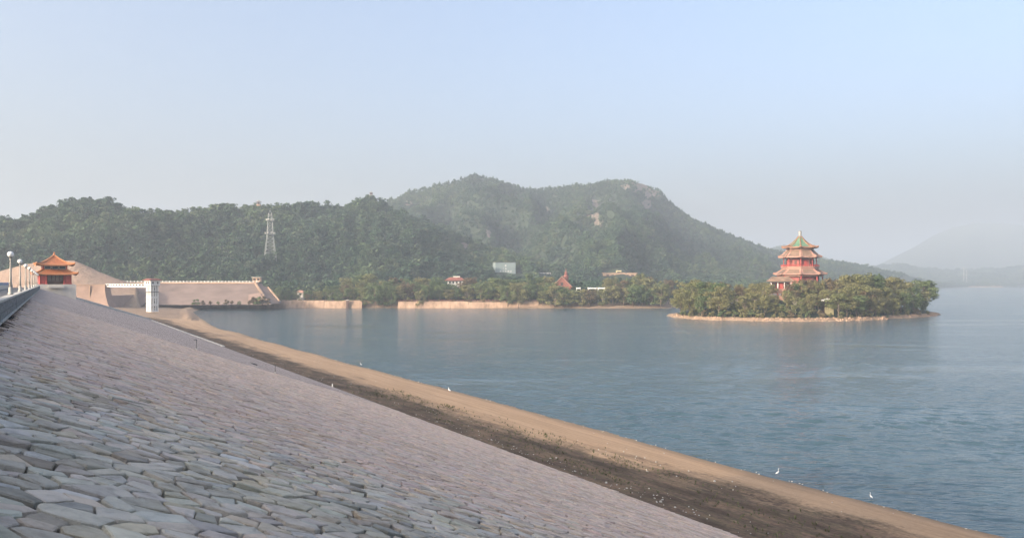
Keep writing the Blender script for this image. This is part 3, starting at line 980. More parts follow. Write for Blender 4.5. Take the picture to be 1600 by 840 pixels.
def make_forest():
    n = 330000
    zz = np.sqrt(rng.uniform(596 ** 2, 2100 ** 2, n)); pxs = rng.uniform(-120, 1560, n)
    X = (pxs - HX) / F * zz; Y = zz
    h, sd, Xp = height(X[None, :], Y[None, :]); h = h[0]; sd = sd[0]
    Yp = HY - (h - CZ) / Y * F
    dens = np.interp(Y, [600, 800, 1200, 2100], [0.48, 0.42, 0.36, 0.28]) * 0.95
    ok = (sd > 30) & (rng.random(n) < dens)
    clear = np.maximum(0, rock_mask(Xp[0], Yp)) * (Y > 700)
    ok &= rng.random(n) > clear * 1.05
    pk = (Xp[0] > -25) & (Xp[0] < 212) & (Y < PINK['zc'] + 8)
    ok &= ~pk
    # thin patches of open ground
    op = fbm(X * 0.012, Y * 0.012, 3, 88)
    ok &= ~((op > 0.66) & (rng.random(n) < 0.35))
    # keep the building plots and the mast free
    for (bx, bz, r) in ((790, 878, 16), (711, 628, 12), (878, 612, 14), (968, 906, 26), (422, 745, 5), (925, 602, 10), (851, 912, 10)):
        c = PX(bx, bz); ok &= ((X - c.x) ** 2 + (Y - c.y) ** 2) > r * r
    # front of the low buildings: leave the sight line open
    tpy = HY - (h + 11.0 - CZ) / Y * F
    for (xa, xb, yb, zb_) in ((768, 822, 425, 890), (938, 1000, 432, 920), (838, 866, 429, 914)):
        ok &= ~((Xp[0] > xa) & (Xp[0] < xb) & (Y < zb_) & (tpy < yb))
    # hide nothing seen: drop what lies behind a crest
    drop = np.zeros(n, dtype=bool)
    for (hc, u, p) in ridge_h(Xp[0], Y):
        drop |= (u > 1.12) & (u < 1.9) & (hc > 20) & (h < hc)
    ok &= ~drop
    X, Y, h, Xpp = X[ok], Y[ok], h[ok], Xp[0][ok]
    m = len(X)
    pine = fbm(X * 0.006 + 50, Y * 0.006, 3, 31) + rng.normal(0, 0.06, m)
    kinds = np.where(pine > 0.47, rng.integers(4, 6, m), rng.integers(0, 4, m))
    kinds = np.where((Y > 1150) & (rng.random(m) < 0.6), 2, kinds)
    s = rng.lognormal(0, 0.22, m)
    base = np.interp(Y, [600, 1000, 1600, 2100], [9.5, 8.5, 6.2, 6.2])
    hgt = base * s * np.where(kinds == 2, 0.55, 1.0)
    wid = hgt * np.where(kinds == 2, 1.6, np.where(kinds >= 4, 1.45, 1.3))
    pts = np.stack([X, Y, h - 0.2], 1)
    scatter('forest', pts, kinds, np.stack([wid, wid, hgt], 1), 'dark green forest of uncountable trees covering the hills behind the lake')
    print('forest', m)
    # far hills on the right
    n = 26000
    zz = np.sqrt(rng.uniform(2200 ** 2, 3900 ** 2, n)); pxs = rng.uniform(1080, 1640, n)
    X = (pxs - HX) / F * zz; Y = zz
    h, sd, Xp = height(X[None, :], Y[None, :]); h, sd = h[0], sd[0]
    op = fbm(X * 0.004, Y * 0.004, 3, 12)
    ok = (sd > 25) & (op < 0.56)
    X, Y, h = X[ok], Y[ok], h[ok]; m = len(X)
    hgt = 9 * rng.lognormal(0, 0.3, m)
    scatter('forest', np.stack([X, Y, h - 0.3], 1), rng.integers(0, 4, m), np.stack([hgt * 1.6, hgt * 1.6, hgt], 1), 'hazy woodland on the low hills across the lake at far right')
make_forest()

# ------------------------------------------------------------------ parapet, lamps, railing
BAY = 20.8
T_L0 = 62.4                                # first lamp in view
par = empty('parapet_wall', td(T_L0, D0 - 0.2, Z0), 0, 'grey stone parapet wall with pale coping along the dam crest', 'wall')
par.rotation_euler = (0, 0, TH + math.pi / 2)
inv = Matrix.Translation(td(T_L0, D0 - 0.2, Z0)) @ Matrix.Rotation(TH + math.pi / 2, 4, 'Z')
# local x runs along the wall
pm = MB(); pm.box((0, 0, 0.40), (BAY - 0.5, 0.36, 1.0)); panel_me = pm.mesh('wall_panel', M['wall_grey'])
pm = MB(); pm.box((0, 0, 0.36), (0.5, 0.22, 0.92)); joint_me = pm.mesh('joint_panel', M['wall_grey'])
pm = MB()
pm.box((0, 0, 0.915), (BAY - 0.04, 0.50, 0.07)); pm.box((0, 0, 0.965), (BAY - 0.04, 0.44, 0.03)); cop_me = pm.mesh('coping', M['concrete'])
pm = MB()
for r_ in range(2):
    for k in range(13):
        L = (BAY - 0.6) / 13
        pm.box((-(BAY - 0.6) / 2 + (k + 0.5) * L, -0.19, 0.22 + 0.36 * r_), (L - 0.05, 0.05, 0.31))
block_me = pm.mesh('stone_course', M['wall_grey'])
pm = MB(); pm.box((0, -0.22, 0.02), (BAY - 0.5, 0.16, 0.10)); pl_me = pm.mesh('plinth', M['concrete'])
for i in range(-4, 10):
    x = (i - 0.5) * BAY
    if x + T_L0 > 262: continue
    for nm, me, dx in (('wall_panel', panel_me, 0), ('coping', cop_me, 0), ('stone_course', block_me, 0), ('plinth', pl_me, 0), ('joint_panel', joint_me, BAY / 2)):
        o = link(nm, me, par); o.location = (x + dx, 0, 0)

def lamp_parts():
    out = {}
    m = MB(); m.lathe([(0.16, 0), (0.16, 0.10), (0.12, 0.14), (0.12, 0.42), (0.09, 0.50)], 10); out['lamp_base'] = m.mesh('lamp_base', M['concrete'], True)
    m = MB(); m.lathe([(0.085, 0.48), (0.065, 1.4), (0.05, 2.32), (0.075, 2.36), (0.075, 2.42), (0.05, 2.46)], 10); out['pole'] = m.mesh('pole', M['concrete'], True)
    m = MB(); m.lathe([(0.09, 2.42), (0.11, 2.46), (0.09, 2.50)], 10); out['collar'] = m.mesh('collar', M['dark_metal'], True)
    m = MB()
    pr = [(max(0.004, 0.20 * math.sin(math.pi * k / 10)), 2.66 - 0.20 * math.cos(math.pi * k / 10)) for k in range(11)]
    m.lathe(pr, 16); out['globe'] = m.mesh('globe', M['globe'], True)
    return out
LP = lamp_parts()
for i in range(-3, 9):
    t = T_L0 + i * BAY
    if t > 255: continue
    lab = 'grey lamp post with white globe on the parapet, %s along from the picture edge' % ordinal(i) if i >= 0 else 'grey lamp post with white globe on the parapet outside the picture, %s back' % ordinal(-i - 1)
    o = empty('lamp_post', td(t, D0 - 0.30, Z0 + 0.98), random.uniform(0, 1), lab, 'lamp post', 'globe lamps along the dam parapet')
    for nm, me in LP.items(): link(nm, me, o)

bf = empty('blue_fence', td(200, -9.4, Z0), TH + math.pi / 2, 'blue panel fence on a low pale wall at the far side of the crest road', 'fence')
bm1 = MB(); bm1.box((0, 0, 0.55), (5.9, 0.3, 1.1)); w_me = bm1.mesh('base_wall', M['pale_concrete'])
bm1 = MB(); bm1.box((0, 0, 1.42), (5.7, 0.06, 0.62)); b_me = bm1.mesh('blue_panel', M['blue'])
bm1 = MB(); bm1.box((0, 0, 1.45), (0.12, 0.12, 0.75)); p_me = bm1.mesh('post', M['blue'])
for k in range(-18, 15):
    for nm, me, dx in (('base_wall', w_me, 0), ('blue_panel', b_me, 0), ('post', p_me, 2.95)):
        o = link(nm, me, bf); o.location = (k * 5.9 + dx, 0, 0)

# ------------------------------------------------------------------ Chinese roofs
def roof(mb, n, r_top, r_eave, z_top, z_eave, lift, rot, curve=1.7, seg=8, rows=7, thick=0.25, mi=0, mi_edge=1, edge=0.12, under=2):
    """Hip roof with concave slopes and upturned corners; r are circumradii."""
    def pt(k, s, v, dz=0.0):
        a0 = rot + 2 * math.pi * k / n; a1 = rot + 2 * math.pi * (k + 1) / n
        r = r_top + (r_eave - r_top) * v
        x = r * (math.cos(a0) * (1 - s) + math.cos(a1) * s); y = r * (math.sin(a0) * (1 - s) + math.sin(a1) * s)
        c = abs(2 * s - 1)
        z = z_eave + (z_top - z_eave) * (1 - v) ** curve + lift * (c ** 4) * v ** 3
        ex = 1 + 0.035 * (c ** 4) * v ** 3
        return (x * ex, y * ex, z + dz)
    for k in range(n):
        for layer, dz in ((0, 0.0), (1, -thick)):
            base = len(mb.v)
            for j in range(rows + 1):
                for i in range(seg + 1): mb.v.append(pt(k, i / seg, j / rows, dz))
            for j in range(rows):
                for i in range(seg):
                    a = base + j * (seg + 1) + i
                    q = (a, a + seg + 1, a + seg + 2, a + 1)
                    if layer: q = tuple(reversed(q))
                    mb.f.append(q)
                    e = (j >= rows - max(1, round(edge * rows))) or i == 0 or i == seg - 1
                    mb.m.append(under if layer else (mi_edge if e else mi))
            if layer == 0: top = base
            else:
                for i in range(seg):
                    a = top + rows * (seg + 1) + i; b = base + rows * (seg + 1) + i
                    mb.f.append((a, b, b + 1, a + 1)); mb.m.append(mi_edge)
    return pt

def hip_ridges(pt, n, r, parent, mat_, rows=8):
    for k in range(n):
        m = MB()
        pts = [Vector(pt(k, 0.0, v / rows, r * 0.6)) for v in range(rows + 1)]
        m.tube(pts, [r] * rows + [r * 1.35], 6)
        m.build('hip_ridge', mat_, parent)

# pavilion at the end of the crest
pav = empty('pavilion', td(272, 1.6, 0), TH + R(4), 'two-tiered orange-roofed pavilion with red columns at the end of the crest', 'pavilion')
pav.location.z = 17.75
m = MB(); m.box((0, 0, -2.9), (10.4, 10.4, 5.6)); m.box((0, 0, -0.05), (9.8, 9.8, 0.10)); m.build('platform', M['pale_concrete'], pav)
m = MB(); m.box((0, -5.5, -0.6), (4.0, 0.8, 0.5)); m.box((0, -5.9, -0.85), (4.0, 0.8, 0.4)); m.build('step', M['pale_concrete'], pav)
col_m = MB(); col_m.lathe([(0.34, 0), (0.34, 0.25), (0.24, 0.32), (0.23, 2.9)], 10); col_me = col_m.mesh('column', M['red_paint'], True)
for x in (-3.9, -2.3, 2.3, 3.9):
    for y in (-3.9, 3.9):
        link('column', col_me, pav).location = (x, y, 0)
for y in (-2.3, 2.3):
    for x in (-3.9, 3.9): link('column', col_me, pav).location = (x, y, 0)
m = MB(); m.box((0, 0, 1.5), (6.2, 6.2, 3.0)); m.build('inner_hall', M['dark_wood'], pav)
for sgn in (-1, 1):
    for ax in (0, 1):
        m = MB()
        c = (0, sgn * 3.9, 2.72) if ax == 0 else (sgn * 3.9, 0, 2.72)
        m.box(c, (7.8, 0.2, 0.42) if ax == 0 else (0.2, 7.8, 0.42)); m.build('beam', M['dark_wood'], pav)
for x in (-1.5, -0.5, 0.5, 1.5):                     # lattice doors of the front
    d = MB(); d.box((x, -3.16, 1.35), (0.92, 0.08, 2.5)); dl = d.build('door_leaf', M['dark_wood'], pav)
    d = MB()
    for k in range(3): d.box((x - 0.28 + 0.28 * k, -3.225, 1.75), (0.05, 0.05, 1.5))
    for k in range(4): d.box((x, -3.235, 1.1 + 0.43 * k), (0.8, 0.05, 0.05))
    d.build('lattice', M['concrete'], dl)
for x in (-3.1, 3.1):
    d = MB(); d.box((x, -3.85, 1.25), (1.1, 0.16, 2.4)); d.build('wall_panel', M['red_paint'], pav)
for sgn in (-1, 1):
    d = MB(); d.box((sgn * 3.85, 0, 0.9), (0.14, 7.0, 1.7)); d.build('wall_panel', M['red_paint'], pav)
m = MB(); pt = roof(m, 4, 4.3, 7.85, 4.35, 2.95, 0.42, R(45), 1.35, thick=0.28)
r1 = m.build('lower_roof', [M['orange_tile'], M['orange_trim'], M['dark_wood']], pav); hip_ridges(pt, 4, 0.15, r1, M['orange_trim'])
m = MB(); m.box((0, 0, 4.95), (5.6, 5.6, 1.6)); m.build('upper_wall', M['dark_wood'], pav)
for k in range(4):
    a = k * math.pi / 2
    for x in (-1.85, 0, 1.85):
        m = MB(); m.box((x, -2.83, 4.95), (1.5, 0.08, 0.8)); o = m.build('window', M['glass'], pav); o.rotation_euler.z = a
        f_ = MB()
        for dx in (-0.78, 0.78): f_.box((x + dx, -2.86, 4.95), (0.08, 0.10, 0.96))
        for dz in (-0.44, 0.44): f_.box((x, -2.865, 4.95 + dz), (1.48, 0.10, 0.08))
        f_.build('window_frame', M['pale_concrete'], o)
for sx in (-1, 1):
    for sy in (-1, 1):
        m = MB(); m.lathe([(0.16, 4.2), (0.16, 5.7)], 8, (sx * 2.95, sy * 2.95, 0)); m.build('upper_column', M['red_paint'], pav)
m = MB(); pt = roof(m, 4, 0.25, 6.75, 8.45, 5.65, 0.50, R(45), 1.55, thick=0.30)
r2 = m.build('upper_roof', [M['orange_tile'], M['orange_trim'], M['dark_wood']], pav); hip_ridges(pt, 4, 0.16, r2, M['orange_trim'])
m = MB(); m.lathe([(0.36, 8.2), (0.40, 8.45), (0.26, 8.6), (0.32, 8.85), (0.20, 9.05), (0.24, 9.25), (0.05, 9.6)], 10); m.build('finial', M['orange_trim'], pav, True)

# ------------------------------------------------------------------ saddle dam, abutment, intake tower
sd_ = empty('saddle_dam', PX(250, 560, 5), 0, 'long mauve stone embankment with white rail along its crest behind the intake tower', 'embankment')
def wld(mb): # parts given in world coordinates under a parent that is moved only
    return mb
def wbuild(mb, name, mat_, parent, **kw):
    o = mb.build(name, mat_, parent, **kw)
    o.matrix_parent_inverse = parent.matrix_basis.inverted()
    return o
A_, B_ = PX(40, 560), PX(404, 572)
f0, f1 = PX(30, 523), PX(424, 530)
zcr = 18.9
m = MB()
m.hexa([Vector((f0.x, f0.y, 3.5)), Vector((f1.x, f1.y, 3.5)), Vector((B_.x, B_.y + 30, 3.5)), Vector((A_.x, A_.y + 30, 3.5))],
       [Vector((A_.x, A_.y, zcr - 1.4)), Vector((B_.x, B_.y, zcr - 1.4)), Vector((B_.x, B_.y + 8, zcr - 1.4)), Vector((A_.x, A_.y + 8, zcr - 1.4))])
wbuild(m, 'stone_face', M['mauve_stone'], sd_)
def along(a, b, k): return a + (b - a) * k
m = MB()
dirv = (B_ - A_).normalized(); rz_ = math.atan2(dirv.y, dirv.x)
L_ = (B_ - A_).length
mid = along(A_, B_, 0.5)
m.box((mid.x, mid.y - 0.3, zcr - 0.95), (L_, 0.6, 0.9), rz_); wbuild(m, 'crest_wall', M['tan_wall'], sd_)
m = MB(); m.box((mid.x, mid.y - 0.3, zcr + 0.12), (L_, 0.25, 0.16), rz_); m.box((mid.x, mid.y - 0.3, zcr - 0.42), (L_, 0.7, 0.14), rz_); wbuild(m, 'rail', M['white'], sd_)
rp = MB(); rp.box((0, 0, 0), (0.45, 0.34, 0.95)); rp_me = rp.mesh('rail_post', M['white'])
for k in range(66):
    c = along(A_, B_, (k + 0.5) / 66)
    o = link('rail_post', rp_me, sd_); o.matrix_parent_inverse = sd_.matrix_basis.inverted(); o.location = (c.x, c.y - 0.3, zcr + 0.05)
def slope_strip(name, p_top, p_bot, wdt, mat_, parent, up=0.35):
    m = MB(); s = Vector((wdt / 2, 0, 0)); u_ = Vector((0, -0.12, up)); dn = Vector((0, 0, -0.6))
    m.hexa([p_bot - s + dn, p_bot + s + dn, p_top + s + dn, p_top - s + dn], [p_bot - s + u_, p_bot + s + u_, p_top + s + u_, p_top - s + u_])
    return wbuild(m, name, mat_, parent)
slope_strip('stair', P(398, 440, 570.5), P(416, 469, 531.5), 1.3, M['bank_stone'], sd_)
m = MB()
g0, g1, g2, g3 = PX(398, 572), PX(440, 545), PX(440, 575), PX(402, 590)
m.hexa([Vector((PX(414, 531).x, 531, 4)), Vector((PX(437, 540).x, 540, 4)), Vector((g2.x, g2.y, 4)), Vector((g3.x, g3.y, 4))],
       [P(399, 441.5, 572), P(419, 449, 568), P(418, 449, 572), P(400, 441.5, 578)])
wbuild(m, 'end_face', M['mauve_stone'], sd_)
slope_strip('end_kerb', P(419, 448.5, 567), P(436, 469, 541), 0.8, M['bank_stone'], sd_)
m = MB(); m.hexa([P(388, 469, 529), P(413, 469, 530), P(413, 469, 536), P(388, 469, 536)], [P(388.5, 460, 539), P(406, 457, 543), P(406, 457, 546), P(388.5, 460, 546)])
wbuild(m, 'patched_stone', M['pink_stone'], sd_)

gh = empty('gate_hut', P(402, 440, 576), 0, 'small pale flat-roofed hut at the right end of the saddle dam crest', 'hut')
m = MB(); m.box((0, 0, 1.55), (5.6, 4.0, 3.1)); m.build('wall', M['tan_wall'], gh)
m = MB(); m.box((0, 0, 3.25), (7.0, 5.4, 0.3)); m.build('roof', M['concrete'], gh)
for x in (-1.4, 1.4):
    m = MB(); m.box((x, -2.03, 1.7), (1.7, 0.1, 1.4)); m.build('window', M['dark'], gh)

ab = empty('abutment_wall', PX(130, 482, 4), 0, 'pinkish projecting abutment wall with flared end right of the pavilion', 'wall')
m = MB()
xl, xr = PX(52, 480).x, PX(163.5, 480).x
zt, zb = 16.7, 3.2
N_ = 6
for k in range(N_):
    u0, u1 = k / N_, (k + 1) / N_
    fl0, fl1 = 4.2 * (1 - u0) ** 2, 4.2 * (1 - u1) ** 2
    z0_, z1_ = zb + (zt - zb) * u0, zb + (zt - zb) * u1
    m.add([(xl, 480 - fl0 * .6, z0_), (xr + fl0, 480 - fl0 * .6, z0_), (xr + fl0, 487, z0_), (xl, 487, z0_), (xl, 480 - fl1 * .6, z1_), (xr + fl1, 480 - fl1 * .6, z1_), (xr + fl1, 487, z1_), (xl, 487, z1_)],
          [(0, 1, 5, 4), (1, 2, 6, 5), (2, 3, 7, 6)] + ([(4, 5, 6, 7)] if k == N_ - 1 else []))
wbuild(m, 'wall_face', M['pink_stone'], ab)
m = MB(); m.box(((xl + xr) / 2 + 0.2, 480, zt + 0.16), (xr - xl + 0.9, 0.8, 0.34)); wbuild(m, 'coping', M['bank_stone'], ab)
m = MB(); m.hexa([(xl, 487.01, zb), (xr + 1.5, 487.01, zb), (xr + 1.5, 556, zb), (xl, 556, zb)], [(xl, 487.01, 10.2), (xr, 487.01, 10.2), (xr, 556, 10.6), (xl, 556, 10.6)]); wbuild(m, 'rear_body', M['pink_stone'], ab)
m = MB(); m.box((PX(141, 480).x, 479.4, 10.5), (0.5, 0.5, 11.5)); wbuild(m, 'buttress', M['bank_stone'], ab)

tw = empty('intake_tower', PX(238, 430, 2.6), R(-34), 'white intake tower on lattice columns with red roof standing on the shore', 'tower')
H1, H2 = 14.0, 10.4
cm = MB(); cm.box((0, 0, H1 / 2), (0.5, 0.5, H1)); cme = cm.mesh('column', M['white'])
for i in range(4):
    for j in range(4):
        if 0 < i < 3 and 0 < j < 3: continue
        link('column', cme, tw).location = (-1.95 + 1.3 * i, -1.95 + 1.3 * j, 0)
m = MB(); m.box((0, 0, H1 / 2), (3.3, 3.3, H1)); m.build('core', M['concrete'], tw)
for z, h_ in ((3.6, 0.9), (7.7, 0.9), (0.3, 0.5)):
    m = MB()
    for sx in (-1, 1):
        m.box((sx * 1.95, 0, z), (0.44, 3.38, h_)); m.box((0, sx * 1.95, z), (3.38, 0.44, h_))
    m.build('cross_beam', M['white'], tw)
for z in (10.5, 14.0):
    m = MB(); m.box((0, 0, z), (5.0, 5.0, 0.3)); m.build('platform', M['dark_metal'] if z < 12 else M['concrete'], tw)
m = MB(); m.box((0, 0, 15.4), (5.6, 5.6, 2.5)); cab = m.build('cabin', M['white'], tw)
for sx in (-1, 1):
    for x in (-1.0, 1.0):
        m = MB(); m.box((x, sx * 2.81, 15.5), (0.95, 0.12, 1.1)); m.build('window', M['dark'], cab)
        m = MB(); m.box((sx * 2.81, x * 1.4, 15.5), (0.12, 0.8, 1.1)); m.build('window', M['dark'], cab)
m = MB(); m.box((0, 0, 16.85), (7.4, 7.4, 0.35)); m.box((0, 0, 17.45), (7.0, 7.0, 0.85), 0, 0, 0.55); m.build('roof', M['red_brick'], tw)
for z in (2.6, 5.2, 12.2):
    m = MB(); m.box((1.68, 0.2, z), (0.14, 0.7, 0.9)); m.build('window', M['dark'], tw)

br = empty('footbridge', PX(200, 455, 16), 0, 'white railed footbridge from the abutment to the intake tower', 'bridge')
a0 = Vector((xr - 0.5, 484, 15.9)); b0 = PX(231, 432, 16.4)
dv_ = (b0 - a0); rzb = math.atan2(dv_.y, dv_.x); Lb = Vector((dv_.x, dv_.y, 0)).length; mb0 = (a0 + b0) / 2
m = MB(); m.box((mb0.x, mb0.y, 15.9), (Lb, 2.2, 0.7), rzb); wbuild(m, 'deck', M['white'], br)
m = MB()
for s in (-1, 1):
    o_ = Vector((-math.sin(rzb), math.cos(rzb), 0)) * s * 1.0
    m.box((mb0.x + o_.x, mb0.y + o_.y, 17.35), (Lb, 0.16, 0.2), rzb)
wbuild(m, 'handrail', M['white'], br)
pm = MB(); pm.box((0, 0, 0), (0.35, 0.25, 1.1)); pme = pm.mesh('rail_post', M['white'])
for k in range(14):
    for s in (-1, 1):
        c = along(a0, b0, (k + 0.5) / 14) + Vector((-math.sin(rzb), math.cos(rzb), 0)) * s * 1.0
        o = link('rail_post', pme, br); o.matrix_parent_inverse = br.matrix_basis.inverted(); o.location = (c.x, c.y, 16.8)

# ------------------------------------------------------------------ retaining walls along the far shore
def bank_wall(label, px0, px1, z_top, step=13.0, Zd=574.0, rail=True):
    a, b = PX(px0, Zd), PX(px1, Zd - 1)
    root = empty('retaining_wall', Vector(((a.x + b.x) / 2, Zd, 0)), 0, label, 'wall')
    n = max(1, int(round((b.x - a.x) / step)))
    for k in range(n):
        x0_, x1_ = a.x + (b.x - a.x) * k / n, a.x + (b.x - a.x) * (k + 1) / n - 0.18
        zt_ = z_top + random.uniform(-0.35, 0.35)
        m = MB(); m.hexa([(x0_, Zd - 2.2, -1.0), (x1_, Zd - 2.2, -1.0), (x1_, Zd + 4, -1.0), (x0_, Zd + 4, -1.0)],
                         [(x0_, Zd + random.uniform(0, .3), zt_), (x1_, Zd + random.uniform(0, .3), zt_), (x1_, Zd + 4.5, zt_), (x0_, Zd + 4.5, zt_)])
        o = m.build('wall_panel', M['bank_stone'], root); o.matrix_parent_inverse = root.matrix_basis.inverted()
    if rail:
        m = MB()
        m.box(((a.x + b.x) / 2, Zd + 0.6, z_top + 0.9), (b.x - a.x, 0.25, 0.3))
        o = m.build('rail', M['red_brick'], root); o.matrix_parent_inverse = root.matrix_basis.inverted()
    return root
bank_wall('pale orange retaining wall along the far shore below the embankment, left stretch', 300, 566, 5.2, rail=False)
bank_wall('low pale retaining wall with dark rail along the far shore, middle stretch', 622, 842, 4.4)
pw = empty('water_gate', PX(543, 571.5, 0), 0, 'dark narrow gate post set in the far retaining wall', 'gate')
m = MB(); m.box((0, 0, 2.2), (1.8, 1.2, 6.6)); m.build('post', M['dark_wood'], pw)
m = MB(); m.box((0, -0.1, 5.7), (2.4, 1.6, 0.5)); m.build('cap', M['concrete'], pw)

# ------------------------------------------------------------------ island
ISL = [PX(1046, 440), PX(1052, 424), PX(1062, 412), PX(1085, 397), PX(1120, 386), PX(1180, 380), PX(1250, 375), PX(1310, 378), PX(1380, 396), PX(1420, 414), PX(1462, 440),
       PX(1468, 456), PX(1445, 486), PX(1380, 512), PX(1300, 522), PX(1200, 518), PX(1120, 500), PX(1070, 470)]
ISLP = np.array([(p.x, p.y) for p in ISL])
def island_h(X, Y):
    sd = signed_dist(X, Y, ISLP)
    sd = sd + (fbm(X * 0.10, Y * 0.10, 4, 14) - 0.47) * 7.0
    return np.interp(sd, [-20, -4, 0, 1.2, 5, 16, 40, 60], [-4, -1.4, 0, 1.0, 1.7, 3.6, 8.5, 10]), sd
gx, gy = np.meshgrid(np.arange(70, 260, 1.5), np.arange(360, 540, 1.5), indexing='ij')
hi, sdi = island_h(gx, gy)
cov = np.zeros(gx.shape + (4,)); cov[..., 1] = np.where(sdi < 4.0, 1.0, 0.0); cov[..., 3] = 1
grid_mesh('island', gx, gy, hi, M['terrain'], cov, kind='structure')
def isl_z(x, y):
    h, s = island_h(np.array([[x]]), np.array([[y]])); return float(h[0, 0])

# pagoda
PC = PX(1250, 432)
pg = empty('pagoda', (PC.x, PC.y, 9.0), 0, 'three-tiered red octagonal pagoda with green and orange roofs on the wooded island', 'pagoda')
face_cam = math.atan2(-PC.y, -PC.x) + R(3)           # a corner turned to the viewer
def octo(mb, r0, r1, z0, z1): mb.lathe([(r0, z0), (r1, z1)], 8, rot=face_cam)
m = MB(); octo(m, 14.0, 14.0, -3, 1.5); octo(m, 13, 13, 1.504, 2.2); m.build('platform', M['pink_band'], pg)
def arches(r, z0, z1, name):
    for k in range(8):
        a0_, a1_ = face_cam + k * math.pi / 4, face_cam + (k + 1) * math.pi / 4
        p0, p1 = Vector((r * math.cos(a0_), r * math.sin(a0_), 0)), Vector((r * math.cos(a1_), r * math.sin(a1_), 0))
        nrm = ((p0 + p1) / 2).normalized(); w_ = (p1 - p0)
        m = MB(); pts = []
        for i in range(11):
            s = 0.10 + 0.80 * i / 10
            e = abs(2 * (i / 10) - 1)
            zz_ = z1 - 0.25 - 1.1 * (e ** 3.5)
            pts.append(p0 + w_ * s + nrm * 0.12 + Vector((0, 0, zz_)))
        pts = [Vector((pts[0].x, pts[0].y, z0))] + pts + [Vector((pts[-1].x, pts[-1].y, z0))]
        m.tube(pts, 0.22, 4); ar = m.build('arch', M['dark_wood'], pg)
        m = MB(); c = (p0 + p1) / 2 + nrm * 0.03
        m.box((c.x, c.y, z0 + (z1 - z0) * 0.36), (w_.length * 0.24, 0.2, (z1 - z0) * 0.62), math.atan2(w_.y, w_.x)); m.build('door', M['dark_wood'] if k % 2 else M['red_paint'], ar)
def columns(r, z0, z1, rad):
    me_ = MB(); me_.lathe([(rad, z0), (rad, z1)], 8); me_ = me_.mesh('column', M['red_paint'], True)
    for k in range(8):
        a = face_cam + k * math.pi / 4
        link('column', me_, pg).location = (r * math.cos(a), r * math.sin(a), 0)
def ztop(y): return CZ + (HY - y) * 432 / F - 9.0
zs = {k: ztop(v) for k, v in dict(fin=361, neck=368, e3=386.5, w3t=389.5, r2t=391, e2=401.5, w2b=416, bal=418, r1t=420, e1=428, base=441).items()}
m = MB(); octo(m, 9.6, 9.6, 2.2, zs['e1'] + 1.0); m.build('first_storey_wall', M['red_wall'], pg)
arches(9.6, 2.2, zs['e1'] - 0.6, 'a'); columns(11.4, 2.2, zs['e1'], 0.35)
m = MB(); octo(m, 11.7, 11.7, zs['e1'] - 1.3, zs['e1'] - 0.4); m.build('bracket_band', M['pink_band'], pg)
tiles = [M['faded_tile'], M['pink_band'], M['dark_wood']]
m = MB(); ptf = roof(m, 8, 9.0, 13.4, zs['r1t'], zs['e1'], 0.35, face_cam, 1.25, thick=0.5, edge=0.14)
r_ = m.build('lower_roof', tiles, pg); hip_ridges(ptf, 8, 0.2, r_, M['pink_band'])
m = MB(); octo(m, 9.4, 9.4, zs['r1t'] - 0.6, zs['bal']); octo(m, 9.9, 9.9, zs['bal'] + 0.003, zs['bal'] + 0.55); m.build('balcony', M['pink_band'], pg)
m = MB()
for k in range(8):
    a0_, a1_ = face_cam + k * math.pi / 4, face_cam + (k + 1) * math.pi / 4
    p0, p1 = Vector((9.7 * math.cos(a0_), 9.7 * math.sin(a0_), 0)), Vector((9.7 * math.cos(a1_), 9.7 * math.sin(a1_), 0))
    for zz_ in (0.95, 1.55): m.tube([p0 + Vector((0, 0, zs['bal'] + zz_)), p1 + Vector((0, 0, zs['bal'] + zz_))], 0.09, 4)
    for s in range(7):
        c = p0 + (p1 - p0) * s / 7; m.box((c.x, c.y, zs['bal'] + 1.05), (0.16, 0.16, 1.0))
m.build('balustrade', M['red_paint'], pg)
m = MB(); octo(m, 7.0, 7.0, zs['bal'] + 0.55, zs['e2'] + 0.8); m.build('second_storey_wall', M['red_wall'], pg)
arches(7.0, zs['bal'] + 0.55, zs['e2'] - 0.5, 'b'); columns(8.3, zs['bal'] + 0.55, zs['e2'], 0.26)
m = MB(); octo(m, 8.2, 8.2, zs['e2'] - 0.75, zs['e2'] - 0.25); m.build('bracket_band', M['pink_band'], pg)
m = MB(); ptf = roof(m, 8, 6.9, 10.9, zs['r2t'], zs['e2'], 0.35, face_cam, 1.3, thick=0.5, edge=0.14)
r_ = m.build('middle_roof', tiles, pg); hip_ridges(ptf, 8, 0.2, r_, M['pink_band'])
m = MB(); octo(m, 6.7, 6.7, zs['r2t'] - 0.5, zs['e3'] + 0.5); octo(m, 7.0, 7.0, zs['r2t'] + 0.3, zs['r2t'] + 0.9); m.build('third_storey_wall', M['pink_band'], pg)
for k in range(8):
    a = face_cam + (k + 0.5) * math.pi / 4
    m = MB(); m.box((6.25 * math.cos(a), 6.25 * math.sin(a), zs['e3'] - 0.5), (4.0, 0.2, 0.7), a + math.pi / 2); m.build('window', M['dark'], pg)
m = MB(); ptf = roof(m, 8, 0.7, 9.2, zs['neck'] - 0.3, zs['e3'], 0.55, face_cam, 1.9, seg=9, rows=9, thick=0.55, edge=0.22)
r_ = m.build('top_roof', [M['green_tile'], M['faded_orange'], M['dark_wood']], pg); hip_ridges(ptf, 8, 0.24, r_, M['faded_orange'])
m = MB(); m.lathe([(0.95, zs['neck'] - 0.8), (1.0, zs['neck'] - 0.1), (0.75, zs['neck'] + 0.2), (0.85, zs['fin'] - 0.5), (0.95, zs['fin'] - 0.2), (0.3, zs['fin'] + 0.3)], 12); m.build('finial', M['grey_roof'], pg, True)

